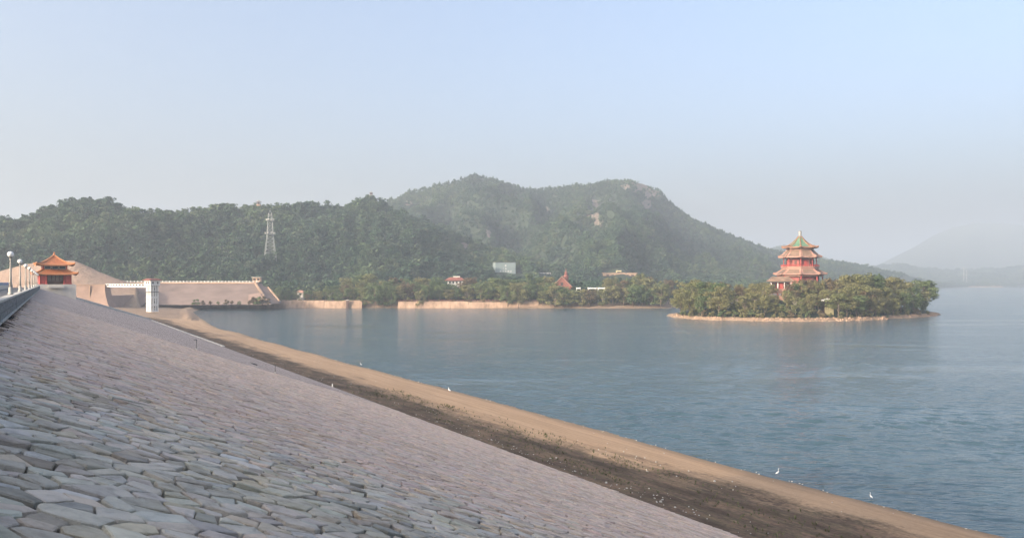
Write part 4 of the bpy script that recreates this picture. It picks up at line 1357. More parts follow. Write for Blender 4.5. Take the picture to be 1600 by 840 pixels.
ax = empty('annex_pavilion', (PX(1219, 410).x, 410, 0), R(-10), 'small pale-roofed hall with red bays in front of the pagoda', 'hall')
ax.location.z = CZ + (HY - 451) * 410 / F
m = MB(); m.box((0, 0, -1.2), (12, 8, 2.4)); m.build('terrace', M['pink_band'], ax)
m = MB(); m.box((0, 0.6, 1.7), (9.0, 5, 3.4)); m.build('wall', M['red_wall'], ax)
cm = MB(); cm.box((0, 0, 1.7), (0.4, 0.4, 3.4)); cme = cm.mesh('column', M['white'])
for x in (-4.8, -1.6, 1.6, 4.8): link('column', cme, ax).location = (x, -2.9, 0)
for x in (-3.2, 3.2):
    m = MB(); m.box((x, -1.95, 1.9), (2.0, 0.16, 1.8)); m.build('window', M['dark'], ax)
m = MB(); m.box((0, -1.95, 1.4), (1.6, 0.16, 2.6)); m.build('door', M['red_paint'], ax)
m = MB(); m.box((0, -2.9, 3.5), (10.6, 0.5, 0.4)); m.build('beam', M['white'], ax)
m = MB(); m.box((0, 0, 3.95), (12.4, 9.0, 0.5)); m.box((0, 0, 5.2), (12.4, 9.0, 2.0), 0, 0, 0.62); m.build('roof', M['faded_tile'], ax)

sh = empty('shelter', (PX(1291, 392).x, 392, isl_z(PX(1291, 392).x, 392)), R(12), 'small shelter with tilted grey roof among the island trees', 'shelter')
zsh = CZ + (HY - 470) * 392 / F - sh.location.z
m = MB(); m.hexa([(-2.3, -1.6, zsh), (2.3, -1.6, zsh + 1.1), (2.3, 1.8, zsh + 1.1), (-2.3, 1.8, zsh)], [(-2.3, -1.6, zsh + .35), (2.3, -1.6, zsh + 1.45), (2.3, 1.8, zsh + 1.45), (-2.3, 1.8, zsh + .35)]); m.build('roof', M['white'], sh)
for x, dz in ((-1.9, 0.1), (1.9, 0.95)):
    for y in (-1.2, 1.4):
        m = MB(); m.box((x, y, (zsh + dz) / 2 - 0.2), (0.2, 0.2, zsh + dz + 0.4)); m.build('post', M['dark_wood'], sh)
m = MB(); m.box((0, 1.3, zsh / 2), (3.6, 0.2, zsh)); m.build('back_wall', M['dark_wood'], sh)
m = MB(); m.box((0, -2.4, zsh * 0.25), (4.6, 0.4, max(1.0, zsh * 0.6))); m.build('front_wall', M['yellow_wall'], sh)

# ------------------------------------------------------------------ island trees
rnd = random.Random(11)
sky_px = [1040, 1060, 1100, 1130, 1160, 1190, 1200, 1212, 1240, 1250, 1285, 1300, 1325, 1345, 1370, 1390, 1405, 1425, 1440, 1455, 1470]
sky_py = [446, 437, 437, 440, 441, 439, 444, 455, 450, 438, 438, 437, 430, 426, 427, 431, 434, 438, 437, 440, 452]
def isl_tree(px, Z, top_py, kind, mk, label, group, wf=1.0):
    x = (px - HX) / F * Z
    zb_ = isl_z(x, Z)
    top = CZ + (HY - top_py) / F * Z
    hgt = max(4.0, (top - zb_) / 0.95)
    wid = hgt * wf
    return plant_tree((x, Z, zb_ - 0.1), hgt, wid, kind, mk, label, group, rnd)
ADJ = {'leaf_green': 'dark green', 'leaf_olive': 'olive yellow-green', 'leaf_brown': 'brownish'}
SHP = {'round': 'bushy', 'tall': 'tall narrow', 'airy': 'thin open-crowned'}
rows_ = [('front row', 27, 5.5, 0.60, 12), ('second row', 24, 14, 0.84, 6), ('third row', 21, 28, 0.97, 3), ('back row', 18, 48, 1.0, 2)]
def isl_front(px): return float(np.interp(px, [1046, 1062, 1085, 1120, 1180, 1250, 1310, 1380, 1420, 1462], [436, 412, 397, 386, 380, 375, 378, 396, 414, 440]))
for (rn, n, off, frac, jit) in rows_:
    for i in range(n):
        px = 1056 + (1450 - 1056) * (i + 0.5) / n + rnd.uniform(-3, 3)
        Z = isl_front(px) + off + rnd.uniform(-2, 4)
        if off > 20 and 1195 < px < 1300: Z -= 0
        top = float(np.interp(px, sky_px, sky_py))
        base_py = HY + (CZ - 2.5) * F / Z
        tp = base_py - (base_py - top) * frac * rnd.uniform(0.70, 1.04) if off < 20 else top + rnd.uniform(-1, jit + 3)
        x = (px - HX) / F * Z
        if math.hypot(x - PC.x, Z - PC.y) < 16: continue
        if 1203 < px < 1236 and Z > 396 and Z < 425: continue
        if 1200 < px < 1240: tp = max(tp, 453 + rnd.uniform(0, 6))
        elif 1236 <= px < 1300: tp = max(tp, 437 + rnd.uniform(0, 6))
        if 1282 < px < 1301 and off < 10: continue
        mk = rnd.choices(['leaf_olive', 'leaf_green', 'leaf_brown'], [0.70, 0.15, 0.15])[0]
        if px > 1400 and rnd.random() < 0.5: mk = 'leaf_green'
        kind = rnd.choices(['round', 'tall', 'airy'], [0.55, 0.22, 0.23])[0]
        wf = {'round': 1.25, 'tall': 1.15, 'airy': 1.1}[kind] * rnd.uniform(0.85, 1.2)
        isl_tree(px, Z, tp, kind, mk, '%s %s tree, %s from the left in the island\'s %s' % (SHP[kind], ADJ[mk], ordinal(i), rn), 'trees on the wooded island', wf)
for i, (px, Z, top) in enumerate([(1239, 403, 442), (1249, 405, 438), (1259, 404, 437), (1269, 406, 437), (1279, 405, 438), (1290, 407, 437), (1301, 406, 435), (1232, 398, 452)]):
    isl_tree(px, Z, top, 'round', ('leaf_brown', 'leaf_olive', 'leaf_brown')[i % 3], 'bushy tree hiding the foot of the pagoda, %s from the left of its cluster' % ordinal((1, 2, 3, 4, 5, 6, 7, 0)[i]), 'trees on the wooded island', 0.95)
for i in range(26):
    px = 1060 + 396 * (i + 0.5) / 26 + rnd.uniform(-4, 4)
    Z = isl_front(px) + 3.0 + rnd.uniform(0, 2)
    x = (px - HX) / F * Z
    mk = rnd.choice(['leaf_olive', 'leaf_olive', 'leaf_green', 'leaf_brown'])
    hgt = rnd.uniform(1.8, 4.5)
    plant_tree((x, Z, isl_z(x, Z) - 0.1), hgt, hgt * rnd.uniform(0.9, 1.4), 'bush', mk, 'low %s shrub on the island\'s front edge, %s from the left' % (ADJ[mk], ordinal(i)), 'shrubs on the island shore', rnd, cat='shrub')

rr_ = random.Random(23); mbr = MB()
for _ in range(420):
    px = rr_.uniform(1050, 1466); Z = isl_front(min(px, 1462)) + rr_.uniform(-3.5, 4.5); x = (px - HX) / F * Z; z = isl_z(x, Z)
    if not -0.4 < z < 1.4: continue
    sz = rr_.uniform(0.25, 0.8); a = rr_.uniform(0, 6.28)
    mbr.add([(x + sz * math.cos(a + 1.257 * i), Z + sz * math.sin(a + 1.257 * i), z - 0.3) for i in range(5)] + [(x + .55 * sz * math.cos(a + 1.257 * i) * rr_.uniform(.7, 1.1), Z + .55 * sz * math.sin(a + 1.257 * i), z + sz * rr_.uniform(.4, .75)) for i in range(5)], [tuple(range(5, 10))] + [(i, (i + 1) % 5, 5 + (i + 1) % 5, 5 + i) for i in range(5)])
mbr.build('rocks', M['bank_stone'], kind='stuff', label='tan rocks scattered along the rim of the wooded island')

# ------------------------------------------------------------------ trees along the far shore
sh_px = [425, 445, 470, 500, 530, 548, 575, 600, 620, 640, 660, 690, 715, 740, 780, 800, 830, 860, 900, 940, 980, 1000, 1030, 1060]
sh_py = [453, 448, 449, 445, 437, 431, 430, 432, 431, 429, 429, 431, 441, 430, 427, 426, 430, 434, 433, 433, 431, 429, 430, 437]
feature = [(655, 573.5, 454, 'round', 'leaf_olive', 1.0, 'round olive willow standing at the water before the far wall'), (810, 571, 441, 'round', 'leaf_olive', 1.05, 'large round pale-green willow overhanging the far shore'),
           (632, 578, 458, 'round', 'leaf_olive', 1.2, 'low olive willow beside the round one at the far wall'), (828, 575, 446, 'round', 'leaf_green', 1.0, 'dark bushy tree just right of the large round willow')]
def shore_tree(px, Z, top, kind, mk, label, wf):
    x = (px - HX) / F * Z
    zb_ = max(0.2, ground_at(x, Z)); tp = CZ + (HY - top) / F * Z
    hgt = max(3.5, (tp - zb_) / 0.93)
    return plant_tree((x, Z, zb_ - 0.15), hgt, hgt * wf, kind, mk, label, 'trees along the far shore', rnd)
for f_ in feature: shore_tree(f_[0], f_[1], f_[2], f_[3], f_[4], f_[6], f_[5])
for (rn, n, Zb, frac) in (('nearest row', 40, 583, 0.68), ('second row', 44, 592, 0.84), ('third row', 40, 604, 1.0), ('waterside row', 42, 573.5, 0.72)):
    for i in range(n):
        px = 428 + (1052 - 428) * (i + 0.5) / n + rnd.uniform(-4, 4)
        if rn == 'waterside row' and not (566 < px < 622 or 786 < px < 800 or 842 < px < 1045): continue
        if rn == 'nearest row' and (425 < px < 560) and rnd.random() < 0.45: continue
        Z = Zb + rnd.uniform(-2, 5)
        if px > 850: Z -= 3
        top = float(np.interp(px, sh_px, sh_py))
        base_py = 472.0 if rn != 'waterside row' else 480.0
        tp = base_py - (base_py - top) * frac * rnd.uniform(0.74, 1.05)
        if 692 < px < 728: tp = max(tp, 444)
        if 862 < px < 896: tp = max(tp, 447)
        if 897 < px < 950 and Z < 606: tp = max(tp, 451.5 + rnd.uniform(0, 4))
        if px > 1040 and rn != 'third row': continue
        mk = rnd.choices(['leaf_green', 'leaf_olive', 'leaf_brown'], [0.62, 0.33, 0.05] if px < 880 else [0.3, 0.52, 0.18])[0]
        kind = rnd.choices(['round', 'tall', 'airy'], [0.72, 0.2, 0.08])[0]
        shore_tree(px, Z, tp, kind, mk, '%s %s tree, %s from the left in the far shore\'s %s' % (SHP[kind], ADJ[mk], ordinal(i), rn), rnd.uniform(1.05, 1.6))
for i in range(24):
    px = (306 + (560 - 306) * (i + 0.5) / 15 if i < 15 else 630 + (838 - 630) * (i - 14.5) / 9) + rnd.uniform(-5, 5)
    Z = 577.5; x = (px - HX) / F * Z; hgt = rnd.uniform(1.8, 4.2); mk = rnd.choice(['leaf_green', 'leaf_green', 'leaf_olive'])
    plant_tree((x, Z, 4.6 if i < 15 else 3.9), hgt, hgt * rnd.uniform(1.1, 1.7), 'bush', mk, 'low %s shrub on top of the far retaining walls, %s from the left' % (ADJ[mk], ordinal(i)), 'shrubs on the far retaining walls', rnd, cat='shrub')
# dark shrubs on the bench below the embankment
for i, (px, py, hpx) in enumerate([(323, 473, 10), (334, 472, 7), (345, 472, 6), (356, 472, 5), (368, 472, 8), (377, 472, 6), (388, 472, 6), (404, 472, 7), (410, 470, 12), (416, 468, 14), (423, 470, 13), (430, 470, 10)]):
    Z = 545 - (i < 3) * 8 if px < 400 else 540
    x = (px - HX) / F * Z
    z = max(ground_at(x, Z), 4.0); hgt = hpx * Z / F * 1.1
    plant_tree((x, Z - 18, z - 0.2), hgt, hgt * 1.1, 'bush', 'leaf_brown' if i % 3 else 'leaf_green', 'dark shrub on the bench below the embankment, %s from the left' % ordinal(i), 'shrubs below the embankment', rnd, cat='shrub')
for i, (px, hgt) in enumerate([(5, 4.5), (12, 6), (19, 5), (146, 5.0), (153, 5.6), (161, 4.2), (170, 4.4)]):
    Z = 489.0 if px < 30 else 500
    x = (px - HX) / F * Z
    zg = max(ground_at(x, Z), 5)
    plant_tree((x, Z, zg - 0.2), hgt * (1.8 if px > 100 else 1.6), hgt, 'bush', 'leaf_green', 'dark green shrub before the bare pink slope, %s from the left' % ordinal(i), 'shrubs before the bare slope', rnd, cat='shrub')
# trees on the downstream shoulder that shade the near beach
SHADE = [(45 - 6.2 * k + (2 if k % 2 else 0), -12.5 - 2.2 * (k % 3), 12.5 + 1.6 * ((k * 7) % 3) + (-2.0 if k < 1 else 0)) for k in range(13)] + [(40 - 9 * k, -20 - (k % 2) * 2, 17.5) for k in range(7)]
for i, (t, d, h_) in enumerate(SHADE):
    p = td(t, d, Z0 - 1.6 if d > -18 else Z0 - 4.2)
    plant_tree(p, h_, h_ * 1.1, 'round', 'leaf_green', 'bushy green tree behind the crest road beside the camera, %s of its row' % ordinal(i), 'trees behind the crest road', rnd)

# ------------------------------------------------------------------ buildings in the trees
def bldg(name, px, Z, label, cat, rz=0.0, zbase=None):
    p = PX(px, Z)
    return empty(name, (p.x, p.y, ground_at(p.x, p.y) if zbase is None else zbase), rz, label, cat)
def zrel(o, py): return CZ + (HY - py) * o.location.y / F - o.location.z

sb = bldg('sign_building', 790, 875, 'grey-green box building with white signs on its blank front', 'building', R(14))
ht = zrel(sb, 410)
m = MB(); m.box((0, 7, ht / 2 - 1), (22.6, 14, ht + 2)); m.build('wall', [M['grey_wall']], sb)
m = MB(); m.box((11.34, 7, ht / 2), (0.1, 13.6, ht)); m.build('side_wall', M['glass'], sb)
m = MB(); m.box((0, 7, ht + 0.25), (23, 14.4, 0.5)); m.build('roof_edge', M['dark_metal'], sb)
for (dx, dy, s) in ((0.0, 414.8, 1.5), (0.1, 419.6, 1.3), (-2.2, 419.2, 0.7), (-4.6, 423.6, 1.25), (-2.3, 423.6, 1.0), (0.0, 423.6, 1.0), (2.4, 423.6, 1.3), (4.7, 423.6, 1.25)):
    zc_ = zrel(sb, dy); dx *= 1.25; s *= 1.25
    m = MB(); m.box((dx, -0.06, zc_ + s * 0.35), (s, 0.12, s * 0.16)); m.box((dx, -0.06, zc_ - s * 0.35), (s * 0.9, 0.12, s * 0.16)); m.box((dx - s * 0.1, -0.06, zc_), (s * 0.22, 0.1, s * 0.9)); m.box((dx + s * 0.3, -0.06, zc_), (s * 0.18, 0.1, s * 0.5))
    m.build('sign_character', M['white'], sb)

rh = bldg('lakeside_house', 711, 615, 'white house with wide red hip roof above the shore trees', 'house')
zt_ = zrel(rh, 438.5)
m = MB(); m.box((0, 4, zt_ / 2 - .5), (11.5, 8, zt_ + 1)); m.build('wall', M['white'], rh)
m = MB(); m.box((0, 4, zt_ + 0.35), (16, 11, 0.7)); m.box((0, 4, zt_ + 1.7), (15.4, 10.6, 2.0), 0, 0, 0.55); m.build('roof', M['red_brick'], rh)
m = MB(); m.box((1, 4, zt_ + 3.1), (5, 3, 1.0)); m.build('roof_lantern', M['pale_concrete'], rh)
for x in (-4, -1.3, 1.3, 4):
    m = MB(); m.box((x, -0.03, zt_ - 1.2), (1.4, 0.1, 1.5)); m.build('window', M['glass'], rh)

af = bldg('gabled_hall', 878, 600, 'steep red gabled hall with pale verge boards and red spire', 'hall', R(-8))
za, zb2 = zrel(af, 432.5), zrel(af, 447)
hw = 6.6
m = MB(); m.add([(-hw, 0, 0), (hw, 0, 0), (hw, 0, zb2), (0, 0, za), (-hw, 0, zb2), (-hw, 10, 0), (hw, 10, 0), (hw, 10, zb2), (0, 10, za), (-hw, 10, zb2)], [(0, 1, 2, 3, 4), (9, 8, 7, 6, 5), (1, 6, 7, 2), (0, 4, 9, 5)])
m.build('wall', M['red_brick'], af)
for s in (-1, 1):
    m = MB(); m.hexa([(0, -0.5, za + 0.05), (s * (hw + 1), -0.5, zb2 - 0.85), (s * (hw + 1), 10.5, zb2 - 0.85), (0, 10.5, za + 0.05)], [(0, -0.5, za + 0.5), (s * (hw + 1), -0.5, zb2 - 0.4), (s * (hw + 1), 10.5, zb2 - 0.4), (0, 10.5, za + 0.5)]); m.build('roof_slope', M['red_brick'], af)
    m = MB(); m.hexa([(0, -0.75, za - 0.1), (s * (hw + 1.1), -0.75, zb2 - 1.0), (s * (hw + 1.1), -0.52, zb2 - 1.0), (0, -0.52, za - 0.1)], [(0, -0.75, za + 0.55), (s * (hw + 1.1), -0.75, zb2 - 0.35), (s * (hw + 1.1), -0.52, zb2 - 0.35), (0, -0.52, za + 0.55)]); m.build('verge_board', M['pink_band'], af)
m = MB(); m.box((0, -0.06, zb2 + 1.8), (2.0, 0.12, 2.4)); m.build('window', M['dark'], af)
m = MB(); zf_ = zrel(af, 419); m.lathe([(1.9, za - 3), (1.9, za + 0.4), (2.4, za + 0.5), (1.1, za + 1.8), (1.1, za + 2.6), (1.5, za + 2.7), (0.4, za + 4.2), (0.1, zf_)], 8, (2.6, 6, 0)); m.build('spire', M['red_brick'], af)

pe = bldg('pergola', 926, 592, 'white pergola of posts and beams among the shore shrubs', 'pergola')
zt_ = zrel(pe, 450)
for x0_, x1_ in ((-3.8, 2.9), (3.6, 9.2), (-12.2, -8.8)):
    m = MB(); m.box(((x0_ + x1_) / 2, 0, zt_), (x1_ - x0_, 1.0, 0.95)); m.build('beam', M['white'], pe)
for x, wd in ((-3.2, 0.7), (2.4, 0.35), (4.1, 0.35), (8.9, 0.5), (-11.8, 0.35), (-9.2, 0.35)):
    m = MB(); m.box((x, 0.1, zt_ / 2 - 0.25), (wd, wd, zt_ - 0.4)); m.build('post', M['white'], pe)

tb = bldg('tan_hall', 969, 905, 'low wide tan building with flat top behind the shore trees', 'building')
zt_ = zrel(tb, 426.5)
m = MB(); m.box((0, 6, zt_ / 2 - 1), (37, 12, zt_ + 2)); m.build('wall', M['tan_wall'], tb)
m = MB(); m.box((0, 6, zt_ + 0.2), (39, 13.4, 0.6)); m.build('roof', M['bank_stone'], tb)
m = MB(); m.box((-3.5, 5, zt_ + 1.9), (1.2, 3, 3.0)); m.box((-0.4, 5, zt_ + 2.3), (4.6, 3, 1.5)); m.build('roof_sign', M['yellow_wall'], tb)
for k in range(6):
    m = MB(); m.box((-14 + 5.6 * k, -0.04, zt_ - 2.4), (3.0, 0.12, 1.5)); m.build('window', M['dark_wood'], tb)

wr = bldg('white_railing', 851, 910, 'short row of small white posts above the trees left of the spire', 'railing')
zt_ = zrel(wr, 425.5)
for k in range(9):
    m = MB(); m.box((-6.4 + 1.6 * k, 0, zt_ / 2 - 0.5), (0.6, 0.3, zt_ + 1)); m.build('post', M['white'], wr)
m = MB(); m.box((0, 0.25, zt_ - 0.7), (13.6, 0.16, 0.25)); m.build('rail', M['white'], wr)

ph = bldg('pink_cottage', 469, 600, 'tiny pink-roofed cottage half hidden by trees near the embankment', 'cottage')
zt_ = zrel(ph, 457)
m = MB(); m.box((0, 2, zt_ / 2), (4.6, 4, zt_)); m.build('wall', M['pale_concrete'], ph)
m = MB(); m.box((0, 2, zt_ + 0.9), (6.0, 5.2, 1.8), 0, 0, 0.4); m.build('roof', M['pink_band'], ph)
m = MB(); m.box((0, -0.05, zt_ - 1.2), (1.2, 0.1, 1.4)); m.build('window', M['dark'], ph)

# hilltop pavilions
def hill_pav(px, Z, top_py, base_py, wpx, label, tiers):
    p = PX(px, Z)
    o = empty('hilltop_pavilion', (p.x, p.y, CZ + (HY - base_py) * Z / F), R(20), label, 'pavilion', 'small pavilions on the hilltops')
    H_ = (base_py - top_py) * Z / F; W_ = wpx * Z / F
    zz_ = 0.0
    m = MB(); m.lathe([(W_ * 0.42, -8), (W_ * 0.42, 0.3)], 6); m.build('base', M['tan_wall'], o)
    for k in range(tiers):
        hT = H_ / tiers; s = 1 - 0.25 * k
        m = MB()
        for q in range(6):
            a = q * math.pi / 3; m.tube([(W_ * .34 * s * math.cos(a), W_ * .34 * s * math.sin(a), zz_), (W_ * .34 * s * math.cos(a), W_ * .34 * s * math.sin(a), zz_ + hT * 0.65)], 0.22, 5)
        m.lathe([(W_ * .2 * s, zz_), (W_ * .2 * s, zz_ + hT * .62)], 6); m.build('columns_and_core', M['dark_wood'], o)
        m = MB(); roof(m, 6, 0.2 if k == tiers - 1 else W_ * .25, W_ * 0.5 * s, zz_ + hT * (1.0 if k == tiers - 1 else .85), zz_ + hT * 0.55, 0.3, 0, 1.5, 4, 4, 0.3)
        m.build('roof', [M['grey_roof'], M['grey_roof'], M['dark_wood']], o)
        zz_ += hT * 0.82
hill_pav(404, 858, 312, 319.5, 9, 'low single-roofed pavilion on the ridge above the lattice mast', 1)
hill_pav(580, 978, 298, 308, 8, 'two-tiered pavilion on the rocky knoll left of the main peak', 2)

# lattice mast
Zm = 745.0
mp = PX(422, Zm)
mast = empty('lattice_mast', (mp.x, mp.y, ground_at(mp.x, mp.y)), R(25), 'grey steel lattice mast with two antenna platforms on the wooded hillside', 'mast')
zt_, zbs = zrel(mast, 327), 0.0
zp1, zp2, z_base = zrel(mast, 366), zrel(mast, 345), min(0.0, zrel(mast, 412))
def mw(z): return float(np.interp(z, [zrel(mast, 412), zp1, zp2, zt_ - 4, zt_], [5.4, 2.6, 2.05, 1.4, 0.4]))
cor = [(-1, -1), (1, -1), (1, 1), (-1, 1)]
lev = list(np.linspace(z_base, zt_ - 4, 15))
for (sx, sy) in cor:
    m = MB(); m.tube([(sx * mw(z), sy * mw(z), z) for z in lev], 0.19, 5); m.build('leg', M['steel'], mast)
for k in range(4):
    m = MB()
    (ax_, ay_), (bx_, by_) = cor[k], cor[(k + 1) % 4]
    for z0_, z1_ in zip(lev[:-1], lev[1:]):
        m.tube([(ax_ * mw(z0_), ay_ * mw(z0_), z0_), (bx_ * mw(z1_), by_ * mw(z1_), z1_)], 0.085, 4)
        m.tube([(bx_ * mw(z0_), by_ * mw(z0_), z0_), (ax_ * mw(z1_), ay_ * mw(z1_), z1_)], 0.085, 4)
        m.tube([(ax_ * mw(z0_), ay_ * mw(z0_), z0_), (bx_ * mw(z0_), by_ * mw(z0_), z0_)], 0.10, 4)
    m.build('bracing', M['steel'], mast)
for z in (zp1, zp2):
    m = MB(); m.lathe([(mw(z) * 1.5, z - 0.15), (mw(z) * 1.75, z + 0.15)], 12); pf = m.build('platform', M['steel'], mast)
    for k in range(9):
        a = k * 2 * math.pi / 9
        m = MB(); m.box((mw(z) * 1.8 * math.cos(a), mw(z) * 1.8 * math.sin(a), z + 1.2), (0.3, 0.5, 1.8), a); m.build('antenna_panel', M['concrete'], pf)
m = MB(); m.lathe([(1.6, zt_ - 6.0), (1.7, zt_ - 5.6)], 10); pf = m.build('platform', M['steel'], mast)
for k in range(3):
    a = k * 2.1 + 3.6; m = MB(); m.box((1.6 * math.cos(a), 1.6 * math.sin(a), zt_ - 4.6), (0.3, 0.5, 1.5), a); m.build('antenna_panel', M['concrete'], pf)
m = MB()
for (sx, sy) in cor: m.tube([(sx * mw(lev[-1]), sy * mw(lev[-1]), lev[-1]), (0, 0, zt_ - 1)], 0.16, 4)
m.tube([(0, 0, zt_ - 2), (0, 0, zt_ + 1)], 0.14, 5); m.build('spike', M['steel'], mast)

# two pale towers on the far shore
for i, (px, w_, top) in enumerate([(1506, 2.8, 416), (1510.5, 2.2, 419)]):
    Z = 3200.0; p = PX(px, Z)
    o = empty('distant_tower', (p.x, p.y, ground_at(p.x, p.y) - 2), 0, ('taller' if i == 0 else 'shorter') + ' pale slender tower on the hazy far shore at right', 'tower')
    h_ = CZ + (HY - top) * Z / F - o.location.z; zb_ = 0.0
    m = MB(); m.lathe([(w_ * 0.5, 0), (w_ * 0.38, zb_ + h_ * 0.8)], 10); m.build('shaft', M['concrete'], o)
    m = MB(); m.lathe([(w_ * 0.5, zb_ + h_ * 0.8), (w_ * 0.1, zb_ + h_)], 10); m.build('cap', M['concrete'], o)

# ------------------------------------------------------------------ poles and slab on the face, egrets, stones on the beach
def slope_point(px, py):
    r = (py - HY) / F; c = (px - HX) / F
    kd = c * BX.x + BX.y
    Y = (CZ - Z0 - SL * D0) / (r - SL * kd)
    X = c * Y; t = X * AX.x + Y * AX.y; d = X * BX.x + Y * BX.y
    return t, d, face(t, d)
for i, (px, py, h_, lab) in enumerate([(307, 546, 1.15, 'thin dark pole with hooked top standing upright on the stone slope'), (430, 583, 1.05, 'thin dark straight marker pole on the stone slope by the toe')]):
    t, d, p = slope_point(px, py)
    o = empty('marker_pole', p, 0, lab, 'pole')
    m = MB(); m.tube([(0, 0, -0.15), (0, 0, h_)], 0.035, 6); m.build('shaft', M['dark_metal'], o)
    m = MB(); m.lathe([(0.10, -0.1), (0.10, 0.14), (0.06, 0.18)], 8); m.build('foot', M['pale_concrete'], o)
    if i == 0:
        m = MB(); m.box((-0.12, 0, h_ + 0.02), (0.34, 0.1, 0.09)); m.build('head', M['dark_metal'], o)
    else:
        m = MB(); m.lathe([(0.05, h_), (0.05, h_ + 0.06), (0.02, h_ + 0.08)], 8); m.build('head', M['dark_metal'], o)
t, d, p = slope_point(397, 569)
o = empty('hatch_cover', p, TH, 'small dark hatch cover lying flat on the stone slope', 'hatch')
m = MB(); m.box((0, 0, 0.05), (0.9, 0.7, 0.16)); m.build('lid', M['dark_metal'], o)
m = MB(); m.box((0, 0, -0.06), (1.1, 0.9, 0.12)); m.build('frame', M['concrete'], o)
o.rotation_euler = face_n.to_track_quat('Z', 'Y').to_euler()
t, d, p = slope_point(543, 611)
o = empty('marker_stone', td(t, min(d, DT - 0.4), face(t, min(d, DT - 0.4)).z), 0, 'short white marker post at the toe of the slope', 'marker')
m = MB(); m.box((0, 0, 0.22), (0.16, 0.16, 0.55), 0, 0, 0.8); m.build('post', M['white'], o)
m = MB(); m.box((0, 0, 0.0), (0.3, 0.3, 0.14)); m.build('foot', M['concrete'], o)

def egret(px, py, rz, label, s=1.0):
    r = (py - HY) / F
    Z = CZ / r
    p = PX(px, Z, 0.0)
    o = empty('egret', p, rz, label, 'bird', 'white egrets at the waterline')
    m = MB()
    pts = [(-0.26, 0, 0.30), (-0.18, 0, 0.33), (-0.05, 0, 0.37), (0.07, 0, 0.43), (0.13, 0, 0.50), (0.11, 0, 0.57), (0.07, 0, 0.64), (0.08, 0, 0.70), (0.12, 0, 0.735), (0.16, 0, 0.735), (0.19, 0, 0.73)]
    m.tube(pts, [0.015, 0.05, 0.085, 0.07, 0.038, 0.026, 0.023, 0.024, 0.032, 0.026, 0.012], 10); m.build('body', M['egret'], o, True)
    m = MB(); m.tube([(0.18, 0, 0.73), (0.30, 0, 0.715)], [0.012, 0.003], 6); m.build('beak', M['beak'], o)
    for y in (-0.03, 0.03):
        m = MB(); m.tube([(-0.03, y, 0.33), (-0.01, y, 0.18), (-0.03, y, -0.06)], 0.010, 5); m.tube([(-0.03, y, -0.05), (0.06, y, -0.06)], 0.008, 4); m.build('leg', M['dark_metal'], o)
    o.scale = (s, s, s)
egret(702, 613, R(150), 'white egret standing at the waterline in the middle of the beach', 1.15)
egret(1215, 744, R(25), 'nearer white egret facing the lake beside the shaded sand', 1.0)
egret(1361, 781, R(100), 'white egret at the water nearest the bottom edge', 0.85)
egret(564, 572, R(200), 'small distant white egret where the beach narrows', 1.1)

def pebbles(name, n, sel, label, smin, smax, mat_):
    rnd = random.Random(len(label))
    mb = MB()
    for _ in range(n):
        t, d = sel(rnd)
        p = td(t, d, beach_z(t, d))
        s = rnd.uniform(smin, smax) * (1 if rnd.random() < 0.85 else 1.8)
        a = rnd.uniform(0, 6.28)
        k = 6
        top = [(p.x + s * .6 * math.cos(a + 6.28 * i / k) * rnd.uniform(.7, 1), p.y + s * .6 * math.sin(a + 6.28 * i / k) * rnd.uniform(.7, 1), p.z + s * 0.42) for i in range(k)]
        bot = [(p.x + s * math.cos(a + 6.28 * i / k), p.y + s * math.sin(a + 6.28 * i / k), p.z - 0.12) for i in range(k)]
        mb.add(bot + top, [tuple(range(k, 2 * k))] + [(i, (i + 1) % k, k + (i + 1) % k, k + i) for i in range(k)])
    return mb.build(name, mat_, kind='stuff', label=label)
def sel_edge(r):
    t = r.uniform(30, 330); return t, dw(t) - abs(r.gauss(0, 0.5)) + 0.2
def sel_toe(r):
    t = r.choice([r.uniform(20, 90), r.uniform(20, 260)]); return t, DT + 0.6 + abs(r.gauss(0, 1.4))
clusters = [(random.uniform(25, 190), DT + random.uniform(1.5, 9)) for _ in range(26)]
def sel_mid(r):
    c = r.choice(clusters); return c[0] + r.gauss(0, 2.6), max(DT + 0.6, c[1] + r.gauss(0, 0.55))
def sel_any(r):
    t = r.uniform(20, 200); return t, DT + r.uniform(0.6, 19)
pebbles('pebbles', 150, sel_edge, 'pale pebbles strewn along the waterline', 0.05, 0.13, M['pebble'])
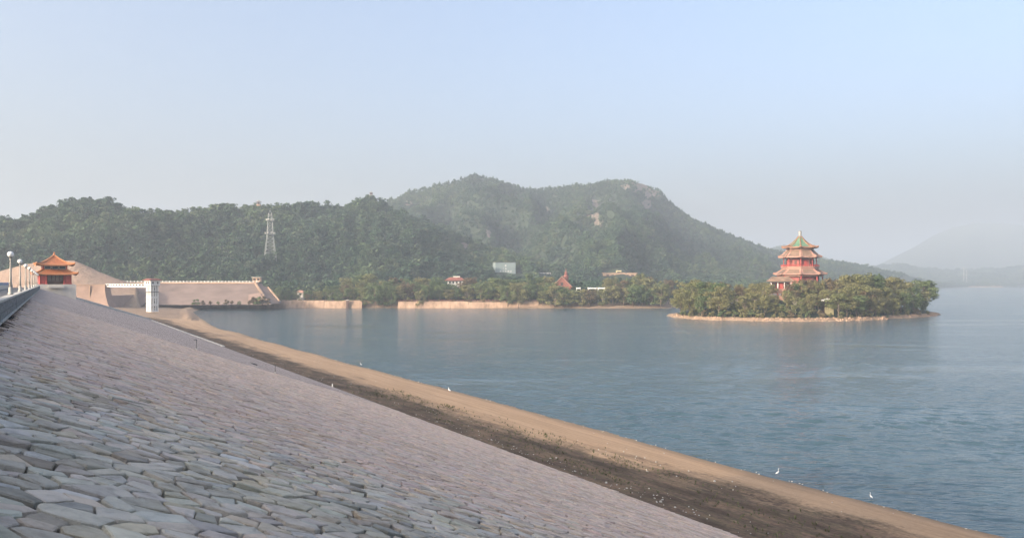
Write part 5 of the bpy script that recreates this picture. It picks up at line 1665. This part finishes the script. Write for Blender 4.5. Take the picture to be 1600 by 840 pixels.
pebbles('pebbles', 200, sel_toe, 'loose stones along the foot of the slope', 0.04, 0.10, M['concrete'])
pebbles('pebbles', 110, sel_mid, 'patches of pale shells and stones on the dark beach', 0.025, 0.085, M['pebble'])
pebbles('pebbles', 120, sel_any, 'scattered small stones all over the beach', 0.04, 0.10, M['concrete'])

def make_weeds():
    rw = random.Random(17); mb = MB()
    spots = [(rw.uniform(22, 120), DT + rw.uniform(1.5, 10.5), rw.uniform(0.6, 2.6)) for _ in range(46)]
    for _ in range(1300):
        t, d, r_ = rw.choice(spots)
        t += rw.gauss(0, r_ * 2.2); d = max(DT + 0.7, d + rw.gauss(0, r_ * 0.6))
        p = td(t, d, beach_z(t, d) - 0.02); hgt = rw.uniform(0.08, 0.30)
        for b_ in range(4):
            a = rw.uniform(0, 6.28); w_ = rw.uniform(0.02, 0.05); o_ = Vector((math.cos(a), math.sin(a), 0)); q_ = Vector((-o_.y, o_.x, 0)) * w_
            tip = p + o_ * hgt * rw.uniform(0.3, 0.9) + Vector((0, 0, hgt))
            mb.add([p - q_, p + q_, tip], [(0, 1, 2)])
    mb.build('weeds', M['weed'], kind='stuff', label='low green weeds growing on the dark part of the beach')
M['weed'] = plain('weed_leaf', (0.085, 0.095, 0.045), 0.35, 0.3, 0.8)
make_weeds()

# ------------------------------------------------------------------ haze
mb = MB(); mb.box((0, 0, 222.0), (25000, 25000, 456.0))
hz = mb.build('haze', None, kind='stuff') if False else None
hm = bpy.data.materials.new('haze_air'); hm.use_nodes = True
ht_ = hm.node_tree; ht_.nodes.remove(ht_.nodes['Principled BSDF'])
pv = ht_.nodes.new('ShaderNodeVolumePrincipled')
pv.inputs['Color'].default_value = (0.545, 0.625, 0.725, 1)
pv.inputs['Density'].default_value = 3.4e-4
pv.inputs['Anisotropy'].default_value = 0.1
ht_.links.new(pv.outputs[0], ht_.nodes['Material Output'].inputs['Volume'])
hz = mb.build('haze', hm, kind='stuff', label='pale even haze in the air over lake and hills')
print('objects', len(bpy.data.objects), 'stones', len(stones))
